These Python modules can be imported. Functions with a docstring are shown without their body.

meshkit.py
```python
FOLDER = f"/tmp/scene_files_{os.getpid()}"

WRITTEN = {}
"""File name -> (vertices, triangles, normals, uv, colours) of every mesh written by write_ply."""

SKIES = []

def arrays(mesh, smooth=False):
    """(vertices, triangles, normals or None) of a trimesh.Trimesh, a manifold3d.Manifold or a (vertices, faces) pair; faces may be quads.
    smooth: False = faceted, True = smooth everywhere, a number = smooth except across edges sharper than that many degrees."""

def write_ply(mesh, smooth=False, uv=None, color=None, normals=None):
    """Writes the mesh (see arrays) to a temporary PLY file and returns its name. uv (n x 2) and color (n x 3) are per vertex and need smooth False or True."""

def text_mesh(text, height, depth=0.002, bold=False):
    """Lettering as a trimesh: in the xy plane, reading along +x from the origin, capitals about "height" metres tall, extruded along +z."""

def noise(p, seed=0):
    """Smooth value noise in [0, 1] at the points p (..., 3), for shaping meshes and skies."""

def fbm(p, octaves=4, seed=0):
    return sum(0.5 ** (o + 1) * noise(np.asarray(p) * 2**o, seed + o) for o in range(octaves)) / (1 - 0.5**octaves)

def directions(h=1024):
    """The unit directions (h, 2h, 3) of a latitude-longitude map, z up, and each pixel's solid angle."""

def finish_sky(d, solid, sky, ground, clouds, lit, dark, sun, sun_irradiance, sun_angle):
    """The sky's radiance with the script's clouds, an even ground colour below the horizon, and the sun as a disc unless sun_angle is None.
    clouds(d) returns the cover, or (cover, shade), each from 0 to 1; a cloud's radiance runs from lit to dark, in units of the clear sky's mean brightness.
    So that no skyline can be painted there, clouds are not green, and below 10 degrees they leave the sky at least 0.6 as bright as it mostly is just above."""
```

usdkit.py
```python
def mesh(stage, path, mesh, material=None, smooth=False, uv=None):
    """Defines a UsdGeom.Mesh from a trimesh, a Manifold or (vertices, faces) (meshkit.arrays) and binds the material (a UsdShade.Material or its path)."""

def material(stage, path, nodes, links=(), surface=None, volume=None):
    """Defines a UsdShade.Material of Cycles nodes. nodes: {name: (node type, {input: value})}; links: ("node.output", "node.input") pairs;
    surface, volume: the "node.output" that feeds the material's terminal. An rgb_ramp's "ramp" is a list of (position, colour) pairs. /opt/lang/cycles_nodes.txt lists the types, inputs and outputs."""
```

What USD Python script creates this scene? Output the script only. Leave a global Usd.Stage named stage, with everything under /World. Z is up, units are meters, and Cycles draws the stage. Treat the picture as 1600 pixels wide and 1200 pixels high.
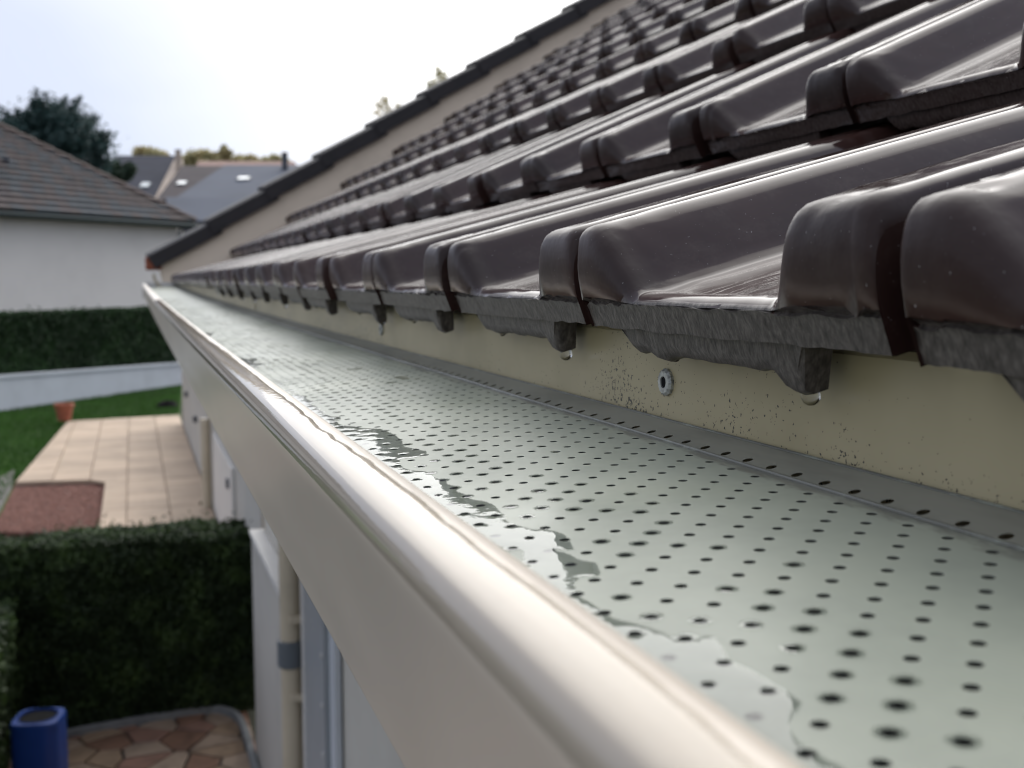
import math, random
import numpy as np
import trimesh
import meshkit, usdkit
from scipy import ndimage
from scipy.spatial import Voronoi
from shapely.geometry import Polygon, Point, box as sbox
from pxr import Usd, UsdGeom, UsdLux, UsdShade, Gf, Sdf, Vt

stage = Usd.Stage.CreateInMemory()
UsdGeom.SetStageUpAxis(stage, UsdGeom.Tokens.z)
UsdGeom.SetStageMetersPerUnit(stage, 1.0)
UsdGeom.Xform.Define(stage, '/World')
UsdGeom.Scope.Define(stage, '/World/Looks')
rng = np.random.default_rng(7)
random.seed(7)

# ---------------------------------------------------------------- camera, sky, sun
EYE = np.array([0.0, 0.0, 3.0])
FPX = 1700.0                                   # focal length in pixels of a 1600 px wide picture
VPX, VPY = 205.0, 437.0                        # where the gutter's direction vanishes
_d = np.array([(VPX - 800) / FPX, (600 - VPY) / FPX, 1.0]); _d /= np.linalg.norm(_d)
_p = math.atan2(_d[1], _d[2]); _u = np.array([0, math.cos(_p), -math.sin(_p)])
_r = np.cross(_d, _u); _r = _r if _r[0] > 0 else -_r
R = np.array([_r, _d, _u])                     # world axes in camera axes (right, up, forward)
cam = UsdGeom.Camera.Define(stage, '/World/camera')
m = Gf.Matrix4d(1.0)
m.SetRow(0, Gf.Vec4d(*R[:, 0], 0)); m.SetRow(1, Gf.Vec4d(*R[:, 1], 0)); m.SetRow(2, Gf.Vec4d(*(-R[:, 2]), 0)); m.SetRow(3, Gf.Vec4d(*EYE, 1))
cam.AddTransformOp().Set(m)
cam.CreateHorizontalApertureAttr(36.0); cam.CreateVerticalApertureAttr(27.0)
cam.CreateFocalLengthAttr(36.0 * FPX / 1600.0)
cam.CreateFocusDistanceAttr(0.50)
cam.CreateFStopAttr(14.5)
cam.CreateClippingRangeAttr(Gf.Vec2f(0.01, 2000.0))
cam.CreateExposureAttr(0.12)

SUN_AZ, SUN_EL = math.radians(35.0), math.radians(36.0)     # rotation = atan2(x, y); the cloud is brightest towards the hidden sun
SKY_STRENGTH = 0.12
SUN_DIR = (math.cos(SUN_EL) * math.sin(SUN_AZ), math.cos(SUN_EL) * math.cos(SUN_AZ), math.sin(SUN_EL))
usdkit.material(stage, '/World/Looks/sky_overcast', {
    "sky": ("sky_texture", {"sky_type": "single_scattering", "sun_disc": False, "sun_elevation": SUN_EL, "sun_rotation": SUN_AZ}),
    "tc": ("texture_coordinate", {}),
    "map": ("mapping", {"scale": (1.0, 1.0, 2.2), "rotation": (0, 0, 0.6)}),
    "n": ("noise_texture", {"scale": 1.7, "detail": 5, "roughness": 0.5, "distortion": 0.3}),
    "cov": ("rgb_ramp", {"ramp": [(0.30, (0.86, 0.86, 0.86)), (0.55, (0.96, 0.96, 0.96)), (0.72, (1, 1, 1))]}),
    "dot": ("vector_math", {"math_type": "dot_product", "vector2": SUN_DIR}),
    "n2": ("noise_texture", {"scale": 2.6, "detail": 5, "roughness": 0.5}),
    "wob": ("math", {"math_type": "multiply_add", "value2": 0.10, "value3": -0.05}), "sum": ("math", {"math_type": "add"}),
    "half": ("math", {"math_type": "multiply_add", "value2": 0.5, "value3": 0.5}),
    "cc": ("rgb_ramp", {"ramp": [(0.0, (0.185, 0.200, 0.236)), (0.50, (0.205, 0.222, 0.264)), (0.78, (0.240, 0.262, 0.325)), (0.865, (0.275, 0.298, 0.355)), (0.895, (0.365, 0.375, 0.405)), (0.912, (0.50, 0.505, 0.515)), (0.93, (0.72, 0.72, 0.72)), (0.975, (0.92, 0.92, 0.91)), (1.0, (1.0, 0.98, 0.96))]}),
    "gain": ("vector_math", {"math_type": "scale", "scale": 22.0}),
    "mx": ("mix_color", {"use_clamp": False}),
    "bg": ("background_shader", {"strength": SKY_STRENGTH}),
}, [("tc.generated", "map.vector"), ("map.vector", "n.vector"), ("map.vector", "n2.vector"), ("n.fac", "cov.fac"), ("tc.generated", "dot.vector1"), ("n2.fac", "wob.value1"),
    ("dot.value", "sum.value1"), ("wob.value", "sum.value2"), ("sum.value", "half.value1"), ("half.value", "cc.fac"), ("cc.color", "gain.vector1"),
    ("cov.color", "mx.fac"), ("sky.color", "mx.a"), ("gain.vector", "mx.b"), ("mx.result", "bg.color")], surface="bg.background")
dome = UsdLux.DomeLight.Define(stage, '/World/sky')
UsdShade.MaterialBindingAPI.Apply(dome.GetPrim()).Bind(UsdShade.Material.Get(stage, '/World/Looks/sky_overcast'))
dome.GetPrim().SetCustomDataByKey('kind', 'structure')
sun = UsdLux.DistantLight.Define(stage, '/World/sun')
sun.CreateNormalizeAttr(True) if hasattr(sun, 'CreateNormalizeAttr') else None
UsdLux.LightAPI(sun.GetPrim()).CreateNormalizeAttr(True)
sun.CreateIntensityAttr(0.21); sun.CreateAngleAttr(80.0); sun.CreateColorAttr(Gf.Vec3f(1.0, 0.97, 0.92))
sun.AddRotateZOp().Set(-math.degrees(SUN_AZ)); sun.AddRotateXOp().Set(-(90.0 - math.degrees(SUN_EL)))


def at(u, v, d):
    """The point at camera depth d (metres) that the picture shows at pixel (u, v) of 1600 x 1200."""
    c = np.array([(u - 800) / FPX, (600 - v) / FPX, 1.0]) * d
    return EYE + R @ c


def on_plane(u, v, axis, value):
    """The point of the plane (world axis = value) seen at the pixel."""
    r = R @ np.array([(u - 800) / FPX, (600 - v) / FPX, 1.0])
    return EYE + r * ((value - EYE[axis]) / r[axis])


def px(p):
    c = (np.asarray(p, float) - EYE) @ R
    return 800 + FPX * c[..., 0] / c[..., 2], 600 - FPX * c[..., 1] / c[..., 2], c[..., 2]


# ---------------------------------------------------------------- helpers
def mat(name, nodes, links, surface="p.BSDF"):
    return usdkit.material(stage, '/World/Looks/' + name, nodes, links, surface=surface)


def paint(name, color, rough=0.5, vary=0.12, scale=6.0, bump=0.0, bscale=40.0, spec=0.5, coat=0.0, coat_rough=0.05, spots=None, tint=None, stretch=None, metal=0.0):
    """A surface with uneven tone, fine relief and, where asked for, specks of dirt."""
    c = np.array(color)
    c2 = np.array(tint) if tint is not None else c * (1 - vary * 2)
    nodes = {"g": ("geometry", {}), "map": ("mapping", {"scale": stretch or (1, 1, 1)}), "n": ("noise_texture", {"scale": scale, "detail": 6, "roughness": 0.6}),
             "r": ("rgb_ramp", {"ramp": [(0.28, tuple(c2)), (0.5, tuple(c)), (0.75, tuple(np.minimum(c * (1 + vary), 0.9)))]}),
             "p": ("principled_bsdf", {"roughness": rough, "specular_ior_level": spec, "coat_weight": coat, "coat_roughness": coat_rough, "metallic": metal})}
    links = [("g.position", "map.vector"), ("map.vector", "n.vector"), ("n.fac", "r.fac")]
    last = "r.color"
    if spots:
        sc, amount, col = spots
        nodes["v"] = ("noise_texture", {"scale": sc, "detail": 3, "roughness": 0.7})
        nodes["vr"] = ("rgb_ramp", {"ramp": [(amount, (0, 0, 0)), (amount + 0.04, (1, 1, 1))]})
        nodes["vm"] = ("mix_color", {"b": col})
        links += [("g.position", "v.vector"), ("v.fac", "vr.fac"), ("vr.color", "vm.fac"), (last, "vm.a")]
        last = "vm.result"
    links.append((last, "p.base_color"))
    if bump:
        nodes["bn"] = ("noise_texture", {"scale": bscale, "detail": 5, "roughness": 0.6})
        nodes["b"] = ("bump", {"strength": bump, "distance": 0.3 / bscale})
        links += [("map.vector", "bn.vector"), ("bn.fac", "b.height"), ("b.normal", "p.normal")]
    return mat(name, nodes, links)


used = {}


def path_for(name, parent='/World'):
    key = (str(parent), name)
    n = used.get(key, 0); used[key] = n + 1
    return f"{parent}/{name}" if n == 0 else f"{parent}/{name}_{n:03d}"


def tag(p, label=None, cat=None, group=None, kind=None):
    p = p.GetPrim() if hasattr(p, 'GetPrim') else p
    for k, v in (('label', label), ('category', cat), ('group', group), ('kind', kind)):
        if v:
            p.SetCustomDataByKey(k, v)
    return p


def thing(name, label=None, cat=None, group=None, loc=(0, 0, 0), rz=0.0, kind=None):
    x = UsdGeom.Xform.Define(stage, path_for(name))
    x.AddTranslateOp().Set(Gf.Vec3d(*map(float, loc)))
    if rz:
        x.AddRotateZOp().Set(float(rz))
    tag(x, label, cat, group, kind)
    return x


def obj(name, mesh, material, parent=None, smooth=False, origin=None, primvar=None):
    """One Mesh prim. Vertices are given in world space (origin None) or in the parent's space."""
    pp = str(parent.GetPath()) if parent is not None else '/World'
    v, f, n = meshkit.arrays(mesh, smooth)
    if origin is not None:
        v = v - np.asarray(origin, float)
    g = usdkit.mesh(stage, path_for(name, pp), (v, f), material)
    if n is not None:
        g.CreateNormalsAttr(Vt.Vec3fArray.FromNumpy(n.astype(np.float32))); g.SetNormalsInterpolation("vertex")
    if primvar is not None:
        for k, arr in primvar(v, n).items():
            UsdGeom.PrimvarsAPI(g).CreatePrimvar(k, Sdf.ValueTypeNames.FloatArray, "vertex").Set(Vt.FloatArray.FromNumpy(arr.astype(np.float32)))
    return g


cat = trimesh.util.concatenate


def bx(x0, x1, y0, y1, z0, z1, bevel=0.0):
    x0, x1 = sorted((x0, x1)); y0, y1 = sorted((y0, y1)); z0, z1 = sorted((z0, z1))
    if bevel:
        c = np.array([[x, y, z] for x in (x0, x1) for y in (y0, y1) for z in (z0, z1)])
        mid = c.mean(0); pts = []
        for q in c:
            s = np.sign(mid - q) * bevel
            for k in range(3):
                e = s.copy(); e[k] = 0
                pts.append(q + e)
        return trimesh.convex.convex_hull(np.array(pts))
    b = trimesh.creation.box([x1 - x0, y1 - y0, z1 - z0]); b.apply_translation([(x0 + x1) / 2, (y0 + y1) / 2, (z0 + z1) / 2])
    return b


def prism(points, height, z=0.0, top_bevel=0.0):
    """A polygon in the ground plane, extruded up from z."""
    poly = Polygon(points).buffer(0)
    if poly.geom_type != 'Polygon':
        poly = max(poly.geoms, key=lambda g: g.area)
    if top_bevel:
        pts = np.array(poly.exterior.coords)[:-1]; inner = poly.buffer(-top_bevel)
        if inner.is_empty or inner.geom_type != 'Polygon':
            inner = Polygon((pts - pts.mean(0)) * 0.85 + pts.mean(0))
        q = np.array(inner.exterior.coords)[:-1]
        V = np.vstack([np.c_[pts, np.full(len(pts), z)], np.c_[pts, np.full(len(pts), z + height - top_bevel)], np.c_[q, np.full(len(q), z + height)]])
        return trimesh.convex.convex_hull(V)
    e = trimesh.creation.extrude_polygon(poly, height); e.apply_translation([0, 0, z])
    return e


def profile_sweep(pts, ys, closed=False, thick=None, dz=None):
    """A cross-section (x, z) swept along +y, optionally with thickness inwards."""
    pts = np.asarray(pts, float)
    if thick is not None:
        t = np.gradient(pts, axis=0); t /= np.linalg.norm(t, axis=1, keepdims=True)
        nrm = np.c_[-t[:, 1], t[:, 0]]
        pts = np.vstack([pts, (pts + nrm * thick)[::-1]]); closed = True
    n = len(pts); ys = np.asarray(ys, float)
    V = np.zeros((len(ys), n, 3))
    V[..., 0] = pts[:, 0]; V[..., 1] = ys[:, None]; V[..., 2] = pts[:, 1]
    if dz is not None:
        V[..., 2] += dz(ys)[:, None]
    F = []
    mlast = n if closed else n - 1
    for i in range(len(ys) - 1):
        for j in range(mlast):
            a, b = i * n + j, i * n + (j + 1) % n
            F.append([a, b, b + n, a + n])
    F = np.array(F); F = np.vstack([F[:, [0, 1, 2]], F[:, [0, 2, 3]]])
    mesh = trimesh.Trimesh(V.reshape(-1, 3), F, process=False)
    if closed:
        caps = trimesh.creation.triangulate_polygon(Polygon(pts), engine='earcut')
        cv, cf = caps
        for y, flip in ((ys[0], False), (ys[-1], True)):
            w = np.c_[cv[:, 0], np.full(len(cv), y), cv[:, 1]]
            if dz is not None:
                w[:, 2] += dz(np.array([y]))[0]
            mesh = cat([mesh, trimesh.Trimesh(w, cf[:, ::-1] if flip else cf, process=False)])
    mesh.merge_vertices()
    mesh.fix_normals()
    return mesh


def tube(points, r, sides=12):
    p = np.asarray(points, float); r = np.broadcast_to(r, (len(p),))
    t = np.gradient(p, axis=0); t /= np.linalg.norm(t, axis=1, keepdims=True) + 1e-12
    a = np.cross(t, np.where(np.abs(t[:, 2:]) < 0.9, [0, 0, 1.0], [1.0, 0, 0])); a /= np.linalg.norm(a, axis=1, keepdims=True) + 1e-12
    b = np.cross(t, a); ang = np.arange(sides) * 2 * np.pi / sides
    v = p[:, None] + r[:, None, None] * (np.cos(ang)[None, :, None] * a[:, None] + np.sin(ang)[None, :, None] * b[:, None])
    i, j = np.meshgrid(np.arange(len(p) - 1), np.arange(sides), indexing="ij")
    q = np.stack([i * sides + j, i * sides + (j + 1) % sides, (i + 1) * sides + (j + 1) % sides, (i + 1) * sides + j], -1).reshape(-1, 4)
    V = v.reshape(-1, 3); F = np.vstack([q[:, [0, 1, 2]], q[:, [0, 2, 3]]])
    V = np.vstack([V, p[0], p[-1]]); n0, n1 = len(V) - 2, len(V) - 1; k = np.arange(sides)
    F = np.vstack([F, np.c_[np.full(sides, n0), (k + 1) % sides, k], np.c_[np.full(sides, n1), (len(p) - 1) * sides + k, (len(p) - 1) * sides + (k + 1) % sides]])
    return trimesh.Trimesh(V, F, process=False)


def leaves(points, normals, size, seed, aspect=1.8, spread=0.8, droop=0.0):
    """Small leaf-shaped quads, one at each point."""
    g = np.random.default_rng(seed); n = len(points)
    nn = normals + g.normal(0, spread, (n, 3)); nn /= np.linalg.norm(nn, axis=1, keepdims=True) + 1e-9
    t = np.cross(nn, g.normal(0, 1, (n, 3))); t /= np.linalg.norm(t, axis=1, keepdims=True) + 1e-9
    t[:, 2] -= droop; b = np.cross(nn, t)
    s = size * g.uniform(0.6, 1.3, (n, 1))
    V = np.stack([points - t * s * aspect / 2, points + b * s / 2, points + t * s * aspect / 2, points - b * s / 2], 1).reshape(-1, 3)
    k = np.arange(n)[:, None] * 4
    F = np.vstack([k + [0, 1, 2], k + [0, 2, 3]])
    return trimesh.Trimesh(V, F, process=False)


# ---------------------------------------------------------------- materials
def foliage(name, dark, mid, light, scale=3.0, rough=0.6):
    return mat(name, {
        "g": ("geometry", {}), "n": ("noise_texture", {"scale": scale, "detail": 4, "roughness": 0.65}),
        "add": ("math", {"math_type": "add"}), "sub": ("math", {"math_type": "multiply_add", "value2": 0.35, "value3": -0.175}),
        "r": ("rgb_ramp", {"ramp": [(0.30, dark), (0.52, mid), (0.74, light)]}),
        "p": ("principled_bsdf", {"roughness": rough, "specular_ior_level": 0.25}), "t": ("translucent_bsdf", {}), "mix": ("mix_closure", {"fac": 0.2})},
        [("g.position", "n.vector"), ("g.random_per_island", "sub.value1"), ("n.fac", "add.value1"), ("sub.value", "add.value2"), ("add.value", "r.fac"),
         ("r.color", "p.base_color"), ("r.color", "t.color"), ("p.BSDF", "mix.closure1"), ("t.BSDF", "mix.closure2")], surface="mix.closure")


M = {}
M['hedge'] = foliage('hedge_leaves', (0.020, 0.034, 0.012), (0.064, 0.105, 0.030), (0.20, 0.24, 0.07), 4.5)
M['hedge_far'] = foliage('far_hedge_leaves', (0.016, 0.036, 0.012), (0.036, 0.078, 0.024), (0.08, 0.15, 0.045), 1.5)
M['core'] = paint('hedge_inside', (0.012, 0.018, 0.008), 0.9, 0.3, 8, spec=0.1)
M['conifer'] = foliage('conifer_needles', (0.024, 0.050, 0.046), (0.045, 0.085, 0.078), (0.075, 0.125, 0.11), 0.5)
M['autumn'] = foliage('autumn_leaves', (0.42, 0.38, 0.20), (0.58, 0.46, 0.24), (0.62, 0.42, 0.25), 0.3)
M['green_far'] = foliage('far_green_leaves', (0.03, 0.05, 0.03), (0.05, 0.08, 0.05), (0.08, 0.11, 0.06), 0.4)
M['grass'] = foliage('grass_blades', (0.035, 0.085, 0.015), (0.055, 0.14, 0.022), (0.09, 0.18, 0.035), 0.9)
M['soil'] = paint('lawn_soil', (0.05, 0.10, 0.02), 0.9, 0.3, 1.2, spec=0.1, tint=(0.03, 0.07, 0.015))
M['land'] = paint('open_ground', (0.058, 0.060, 0.045), 0.95, 0.35, 0.25, spec=0.1, tint=(0.030, 0.036, 0.024))
M['bark'] = paint('bark', (0.06, 0.045, 0.03), 0.9, 0.3, 6, 0.4, 20)

# the brown glazed concrete tile: smooth wet coloured top, raw grey concrete on the cut front edge
M['tile'] = mat('brown_roof_tile', {
    "g": ("geometry", {}), "oi": ("object_info", {}),
    "raw": ("attribute", {"attribute": "raw"}), "pan": ("attribute", {"attribute": "pan"}), "nose": ("attribute", {"attribute": "nose"}), "rn": ("mix_float", {"b": 0.40}), "cn": ("math", {"math_type": "multiply_add", "value2": -0.24, "value3": 0.30}), "spk": ("noise_texture", {"scale": 700, "detail": 2, "roughness": 0.5}), "spr": ("rgb_ramp", {"ramp": [(0.735, (0, 0, 0)), (0.765, (1, 1, 1))]}), "spm": ("mix_color", {"b": (0.20, 0.19, 0.185)}), "dn": ("noise_texture", {"scale": 34, "detail": 6, "roughness": 0.72}), "dr": ("rgb_ramp", {"ramp": [(0.52, (0, 0, 0)), (0.68, (0.35, 0.35, 0.35))]}), "dm": ("mix_color", {"b": (0.050, 0.034, 0.028)}), "rd": ("math", {"math_type": "multiply_add", "value2": 0.20}),
    "mapS": ("mapping", {"scale": (14, 130, 14)}), "mapL": ("mapping", {"scale": (1, 1, 1)}),
    "n": ("noise_texture", {"scale": 9, "detail": 6, "roughness": 0.6}), "nf": ("noise_texture", {"scale": 420, "detail": 3, "roughness": 0.6}),
    "ns": ("noise_texture", {"scale": 1.0, "detail": 4, "roughness": 0.6}), "nw": ("noise_texture", {"scale": 30, "detail": 3, "roughness": 0.5}),
    "nm": ("noise_texture", {"scale": 140, "detail": 3, "roughness": 0.5}),
    "top": ("rgb_ramp", {"ramp": [(0.25, (0.0125, 0.0062, 0.0052)), (0.5, (0.0225, 0.0108, 0.0088)), (0.8, (0.038, 0.0195, 0.0155))]}),
    "hs": ("hsv", {}), "vv": ("map_range", {"from_min": 0, "from_max": 1, "to_min": 0.75, "to_max": 1.2}),
    "rawc": ("rgb_ramp", {"ramp": [(0.30, (0.022, 0.018, 0.015)), (0.5, (0.066, 0.056, 0.049)), (0.72, (0.13, 0.114, 0.10))]}),
    "mapR": ("mapping", {"scale": (420, 420, 150)}), "nr": ("noise_texture", {"scale": 1.0, "detail": 4, "roughness": 0.65}),
    "mix": ("mix_color", {}),
    "rgh": ("map_range", {"from_min": 0.35, "from_max": 0.65, "to_min": 0.05, "to_max": 0.13, "clamp": True}), "rmix": ("mix_float", {"b": 0.42}),
    "streak": ("math", {"math_type": "multiply"}), "hsum": ("math", {"math_type": "multiply_add", "value2": 0.25}),
    "rawh": ("math", {"math_type": "multiply"}), "fine": ("math", {"math_type": "multiply"}), "inv": ("math", {"math_type": "subtract", "value1": 1.0}),
    "pst": ("rgb_ramp", {"ramp": [(0.48, (0, 0, 0)), (0.60, (1, 1, 1))]}),
    "b1": ("bump", {"strength": 0.9, "distance": 0.0020}), "b2": ("bump", {"strength": 0.30, "distance": 0.0016}), "b3": ("bump", {"strength": 0.06, "distance": 0.004}), "nb4": ("math", {"math_type": "multiply"}), "b4": ("bump", {"strength": 0.40, "distance": 0.0006}),
    "coat": ("mix_float", {"a": 0.16, "b": 0.02}),
    "p": ("principled_bsdf", {"specular_ior_level": 0.26, "coat_roughness": 0.045, "coat_ior": 1.33}),
}, [("g.position", "mapS.vector"), ("g.position", "n.vector"), ("g.position", "nf.vector"), ("mapS.vector", "ns.vector"), ("g.position", "nw.vector"), ("g.position", "nm.vector"),
    ("n.fac", "top.fac"), ("top.color", "hs.color"), ("oi.random", "vv.value"), ("vv.result", "hs.value"),
    ("g.position", "mapR.vector"), ("mapR.vector", "nr.vector"), ("nr.fac", "rawc.fac"), ("raw.fac", "mix.fac"), ("g.position", "dn.vector"), ("dn.fac", "dr.fac"), ("dr.color", "dm.fac"), ("hs.color", "dm.a"), ("dm.result", "spm.a"), ("spm.result", "mix.a"), ("rawc.color", "mix.b"), ("mix.result", "p.base_color"),
    ("n.fac", "rgh.value"), ("dr.color", "rd.value1"), ("rgh.result", "rd.value3"), ("rd.value", "rn.a"), ("nose.fac", "rn.fac"), ("rn.result", "rmix.a"), ("nose.fac", "cn.value1"), ("cn.value", "coat.a"), ("g.position", "spk.vector"), ("spk.fac", "spr.fac"), ("spr.color", "spm.fac"), ("raw.fac", "rmix.fac"), ("rmix.result", "p.roughness"), ("raw.fac", "coat.fac"), ("coat.result", "p.coat_weight"),
    ("ns.fac", "pst.fac"), ("pst.color", "streak.value1"), ("pan.fac", "streak.value2"), ("streak.value", "b1.height"),
    ("nr.fac", "rawh.value1"), ("raw.fac", "rawh.value2"), ("rawh.value", "b2.height"), ("b1.normal", "b2.normal"),
    ("nw.fac", "b3.height"), ("b2.normal", "b3.normal"), ("nm.fac", "nb4.value1"), ("nose.fac", "nb4.value2"), ("nb4.value", "b4.height"), ("b3.normal", "b4.normal"), ("b4.normal", "p.normal")])
M['cap_tile'] = paint('brown_cap_tile', (0.016, 0.012, 0.012), 0.6, 0.25, 8, 0.2, 60)
M['beige_metal'] = paint('beige_lacquered_metal', (0.71, 0.61, 0.49), 0.36, 0.05, 3.0, 0.03, 260, coat=0.55, coat_rough=0.28)
M['guard_metal'] = mat('wet_guard_metal', {
    "g": ("geometry", {}), "sep": ("separate_xyz", {}),
    "n": ("noise_texture", {"scale": 14, "detail": 5, "roughness": 0.6}), "mapd": ("mapping", {"scale": (1.6, 0.5, 1.0)}), "nd": ("noise_texture", {"scale": 70, "detail": 6, "roughness": 0.7}),
    "nw": ("noise_texture", {"scale": 7, "detail": 4, "roughness": 0.5, "distortion": 0.5}), "nb": ("noise_texture", {"scale": 55, "detail": 3, "roughness": 0.5}),
    "base": ("rgb_ramp", {"ramp": [(0.3, (0.235, 0.255, 0.20)), (0.55, (0.295, 0.315, 0.245)), (0.8, (0.32, 0.335, 0.255))]}),
    "xr": ("map_range", {"from_min": 0.2140, "from_max": 0.2316, "to_min": -0.42, "to_max": 0.13, "clamp": True}), "xr2": ("map_range", {"from_min": 0.2320, "from_max": 0.2358, "to_min": 0.0, "to_max": -0.03, "clamp": True}),
    "s1": ("math", {"math_type": "add"}), "s2": ("math", {"math_type": "add"}),
    "dm": ("rgb_ramp", {"ramp": [(0.40, (0, 0, 0)), (0.60, (0.85, 0.85, 0.85))]}), "mix": ("mix_color", {"b": (0.085, 0.082, 0.066)}),
    "rg": ("map_range", {"from_min": 0.40, "from_max": 0.62, "to_min": 0.48, "to_max": 0.30, "clamp": True}),
    "b": ("bump", {"strength": 0.08, "distance": 0.003}),
    "p": ("principled_bsdf", {"specular_ior_level": 0.5, "coat_weight": 0.22, "coat_roughness": 0.22, "coat_ior": 1.33})},
    [("g.position", "sep.vector"), ("g.position", "n.vector"), ("g.position", "mapd.vector"), ("mapd.vector", "nd.vector"), ("g.position", "nw.vector"), ("g.position", "nb.vector"), ("n.fac", "base.fac"),
     ("sep.x", "xr.value"), ("sep.x", "xr2.value"), ("nd.fac", "s1.value1"), ("xr.result", "s1.value2"), ("s1.value", "s2.value1"), ("xr2.result", "s2.value2"), ("s2.value", "dm.fac"),
     ("base.color", "mix.a"), ("dm.color", "mix.fac"), ("mix.result", "p.base_color"), ("nw.fac", "rg.value"), ("rg.result", "p.roughness"), ("nb.fac", "b.height"), ("b.normal", "p.normal")])
M['flange_metal'] = paint('grimy_flange_metal', (0.225, 0.22, 0.175), 0.42, 0.10, 30, 0.05, 200, tint=(0.13, 0.13, 0.105), stretch=(1, 0.25, 1))  # same metal as the plate; the flange's shading is put into this darker colour
M['fascia_metal'] = mat('fascia_metal', {
    "g": ("geometry", {}), "sep": ("separate_xyz", {}), "map": ("mapping", {"scale": (1, 1, 1)}),
    "n": ("noise_texture", {"scale": 7, "detail": 5, "roughness": 0.6}), "base": ("rgb_ramp", {"ramp": [(0.3, (0.32, 0.275, 0.155)), (0.55, (0.40, 0.345, 0.205)), (0.8, (0.43, 0.375, 0.235))]}),
    "sp": ("noise_texture", {"scale": 520, "detail": 2, "roughness": 0.6}), "sp2": ("noise_texture", {"scale": 1000, "detail": 1, "roughness": 0.5}),
    "zr": ("map_range", {"from_min": 2.930, "from_max": 2.965, "to_min": 0.09, "to_max": 0.0, "clamp": True}), "yn": ("noise_texture", {"scale": 6, "detail": 3, "roughness": 0.6}),
    "ym": ("map_range", {"from_min": 0.40, "from_max": 0.62, "to_min": -0.10, "to_max": 0.05, "clamp": True}),
    "a": ("math", {"math_type": "add"}), "a2": ("math", {"math_type": "add"}),
    "dr": ("rgb_ramp", {"ramp": [(0.692, (0, 0, 0)), (0.715, (1, 1, 1))]}), "mix": ("mix_color", {"b": (0.03, 0.028, 0.018)}),
    "p": ("principled_bsdf", {"roughness": 0.36, "specular_ior_level": 0.5})},
    [("g.position", "sep.vector"), ("g.position", "n.vector"), ("g.position", "sp.vector"), ("g.position", "yn.vector"), ("n.fac", "base.fac"), ("sep.z", "zr.value"), ("yn.fac", "ym.value"),
     ("sp.fac", "a.value1"), ("zr.result", "a.value2"), ("a.value", "a2.value1"), ("ym.result", "a2.value2"), ("a2.value", "dr.fac"), ("base.color", "mix.a"), ("dr.color", "mix.fac"), ("mix.result", "p.base_color")])
M['steel'] = paint('zinc_washer', (0.42, 0.43, 0.40), 0.4, 0.3, 300, 0.3, 900, metal=0.6)
M['dark'] = paint('dark_hollow', (0.01, 0.01, 0.01), 0.8, 0.1, 10, spec=0.1)
M['render_white'] = paint('white_render', (0.50, 0.475, 0.43), 0.85, 0.06, 1.2, 0.25, 90, spec=0.2)
M['render_beige'] = paint('beige_render', (0.80, 0.665, 0.52), 0.85, 0.07, 2.0, 0.25, 120, spec=0.2)
M['render_warm'] = paint('warm_render', (0.55, 0.52, 0.46), 0.85, 0.07, 2.0, 0.25, 120, spec=0.2)
M['white_paint'] = paint('white_paint', (0.62, 0.60, 0.57), 0.4, 0.04, 4)
M['pipe'] = paint('beige_pipe', (0.50, 0.43, 0.32), 0.4, 0.06, 5)
M['collar'] = paint('grey_collar', (0.105, 0.118, 0.13), 0.45, 0.1, 12)
M['shutter'] = paint('grey_blue_shutter', (0.30, 0.31, 0.32), 0.4, 0.08, 3)
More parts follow.
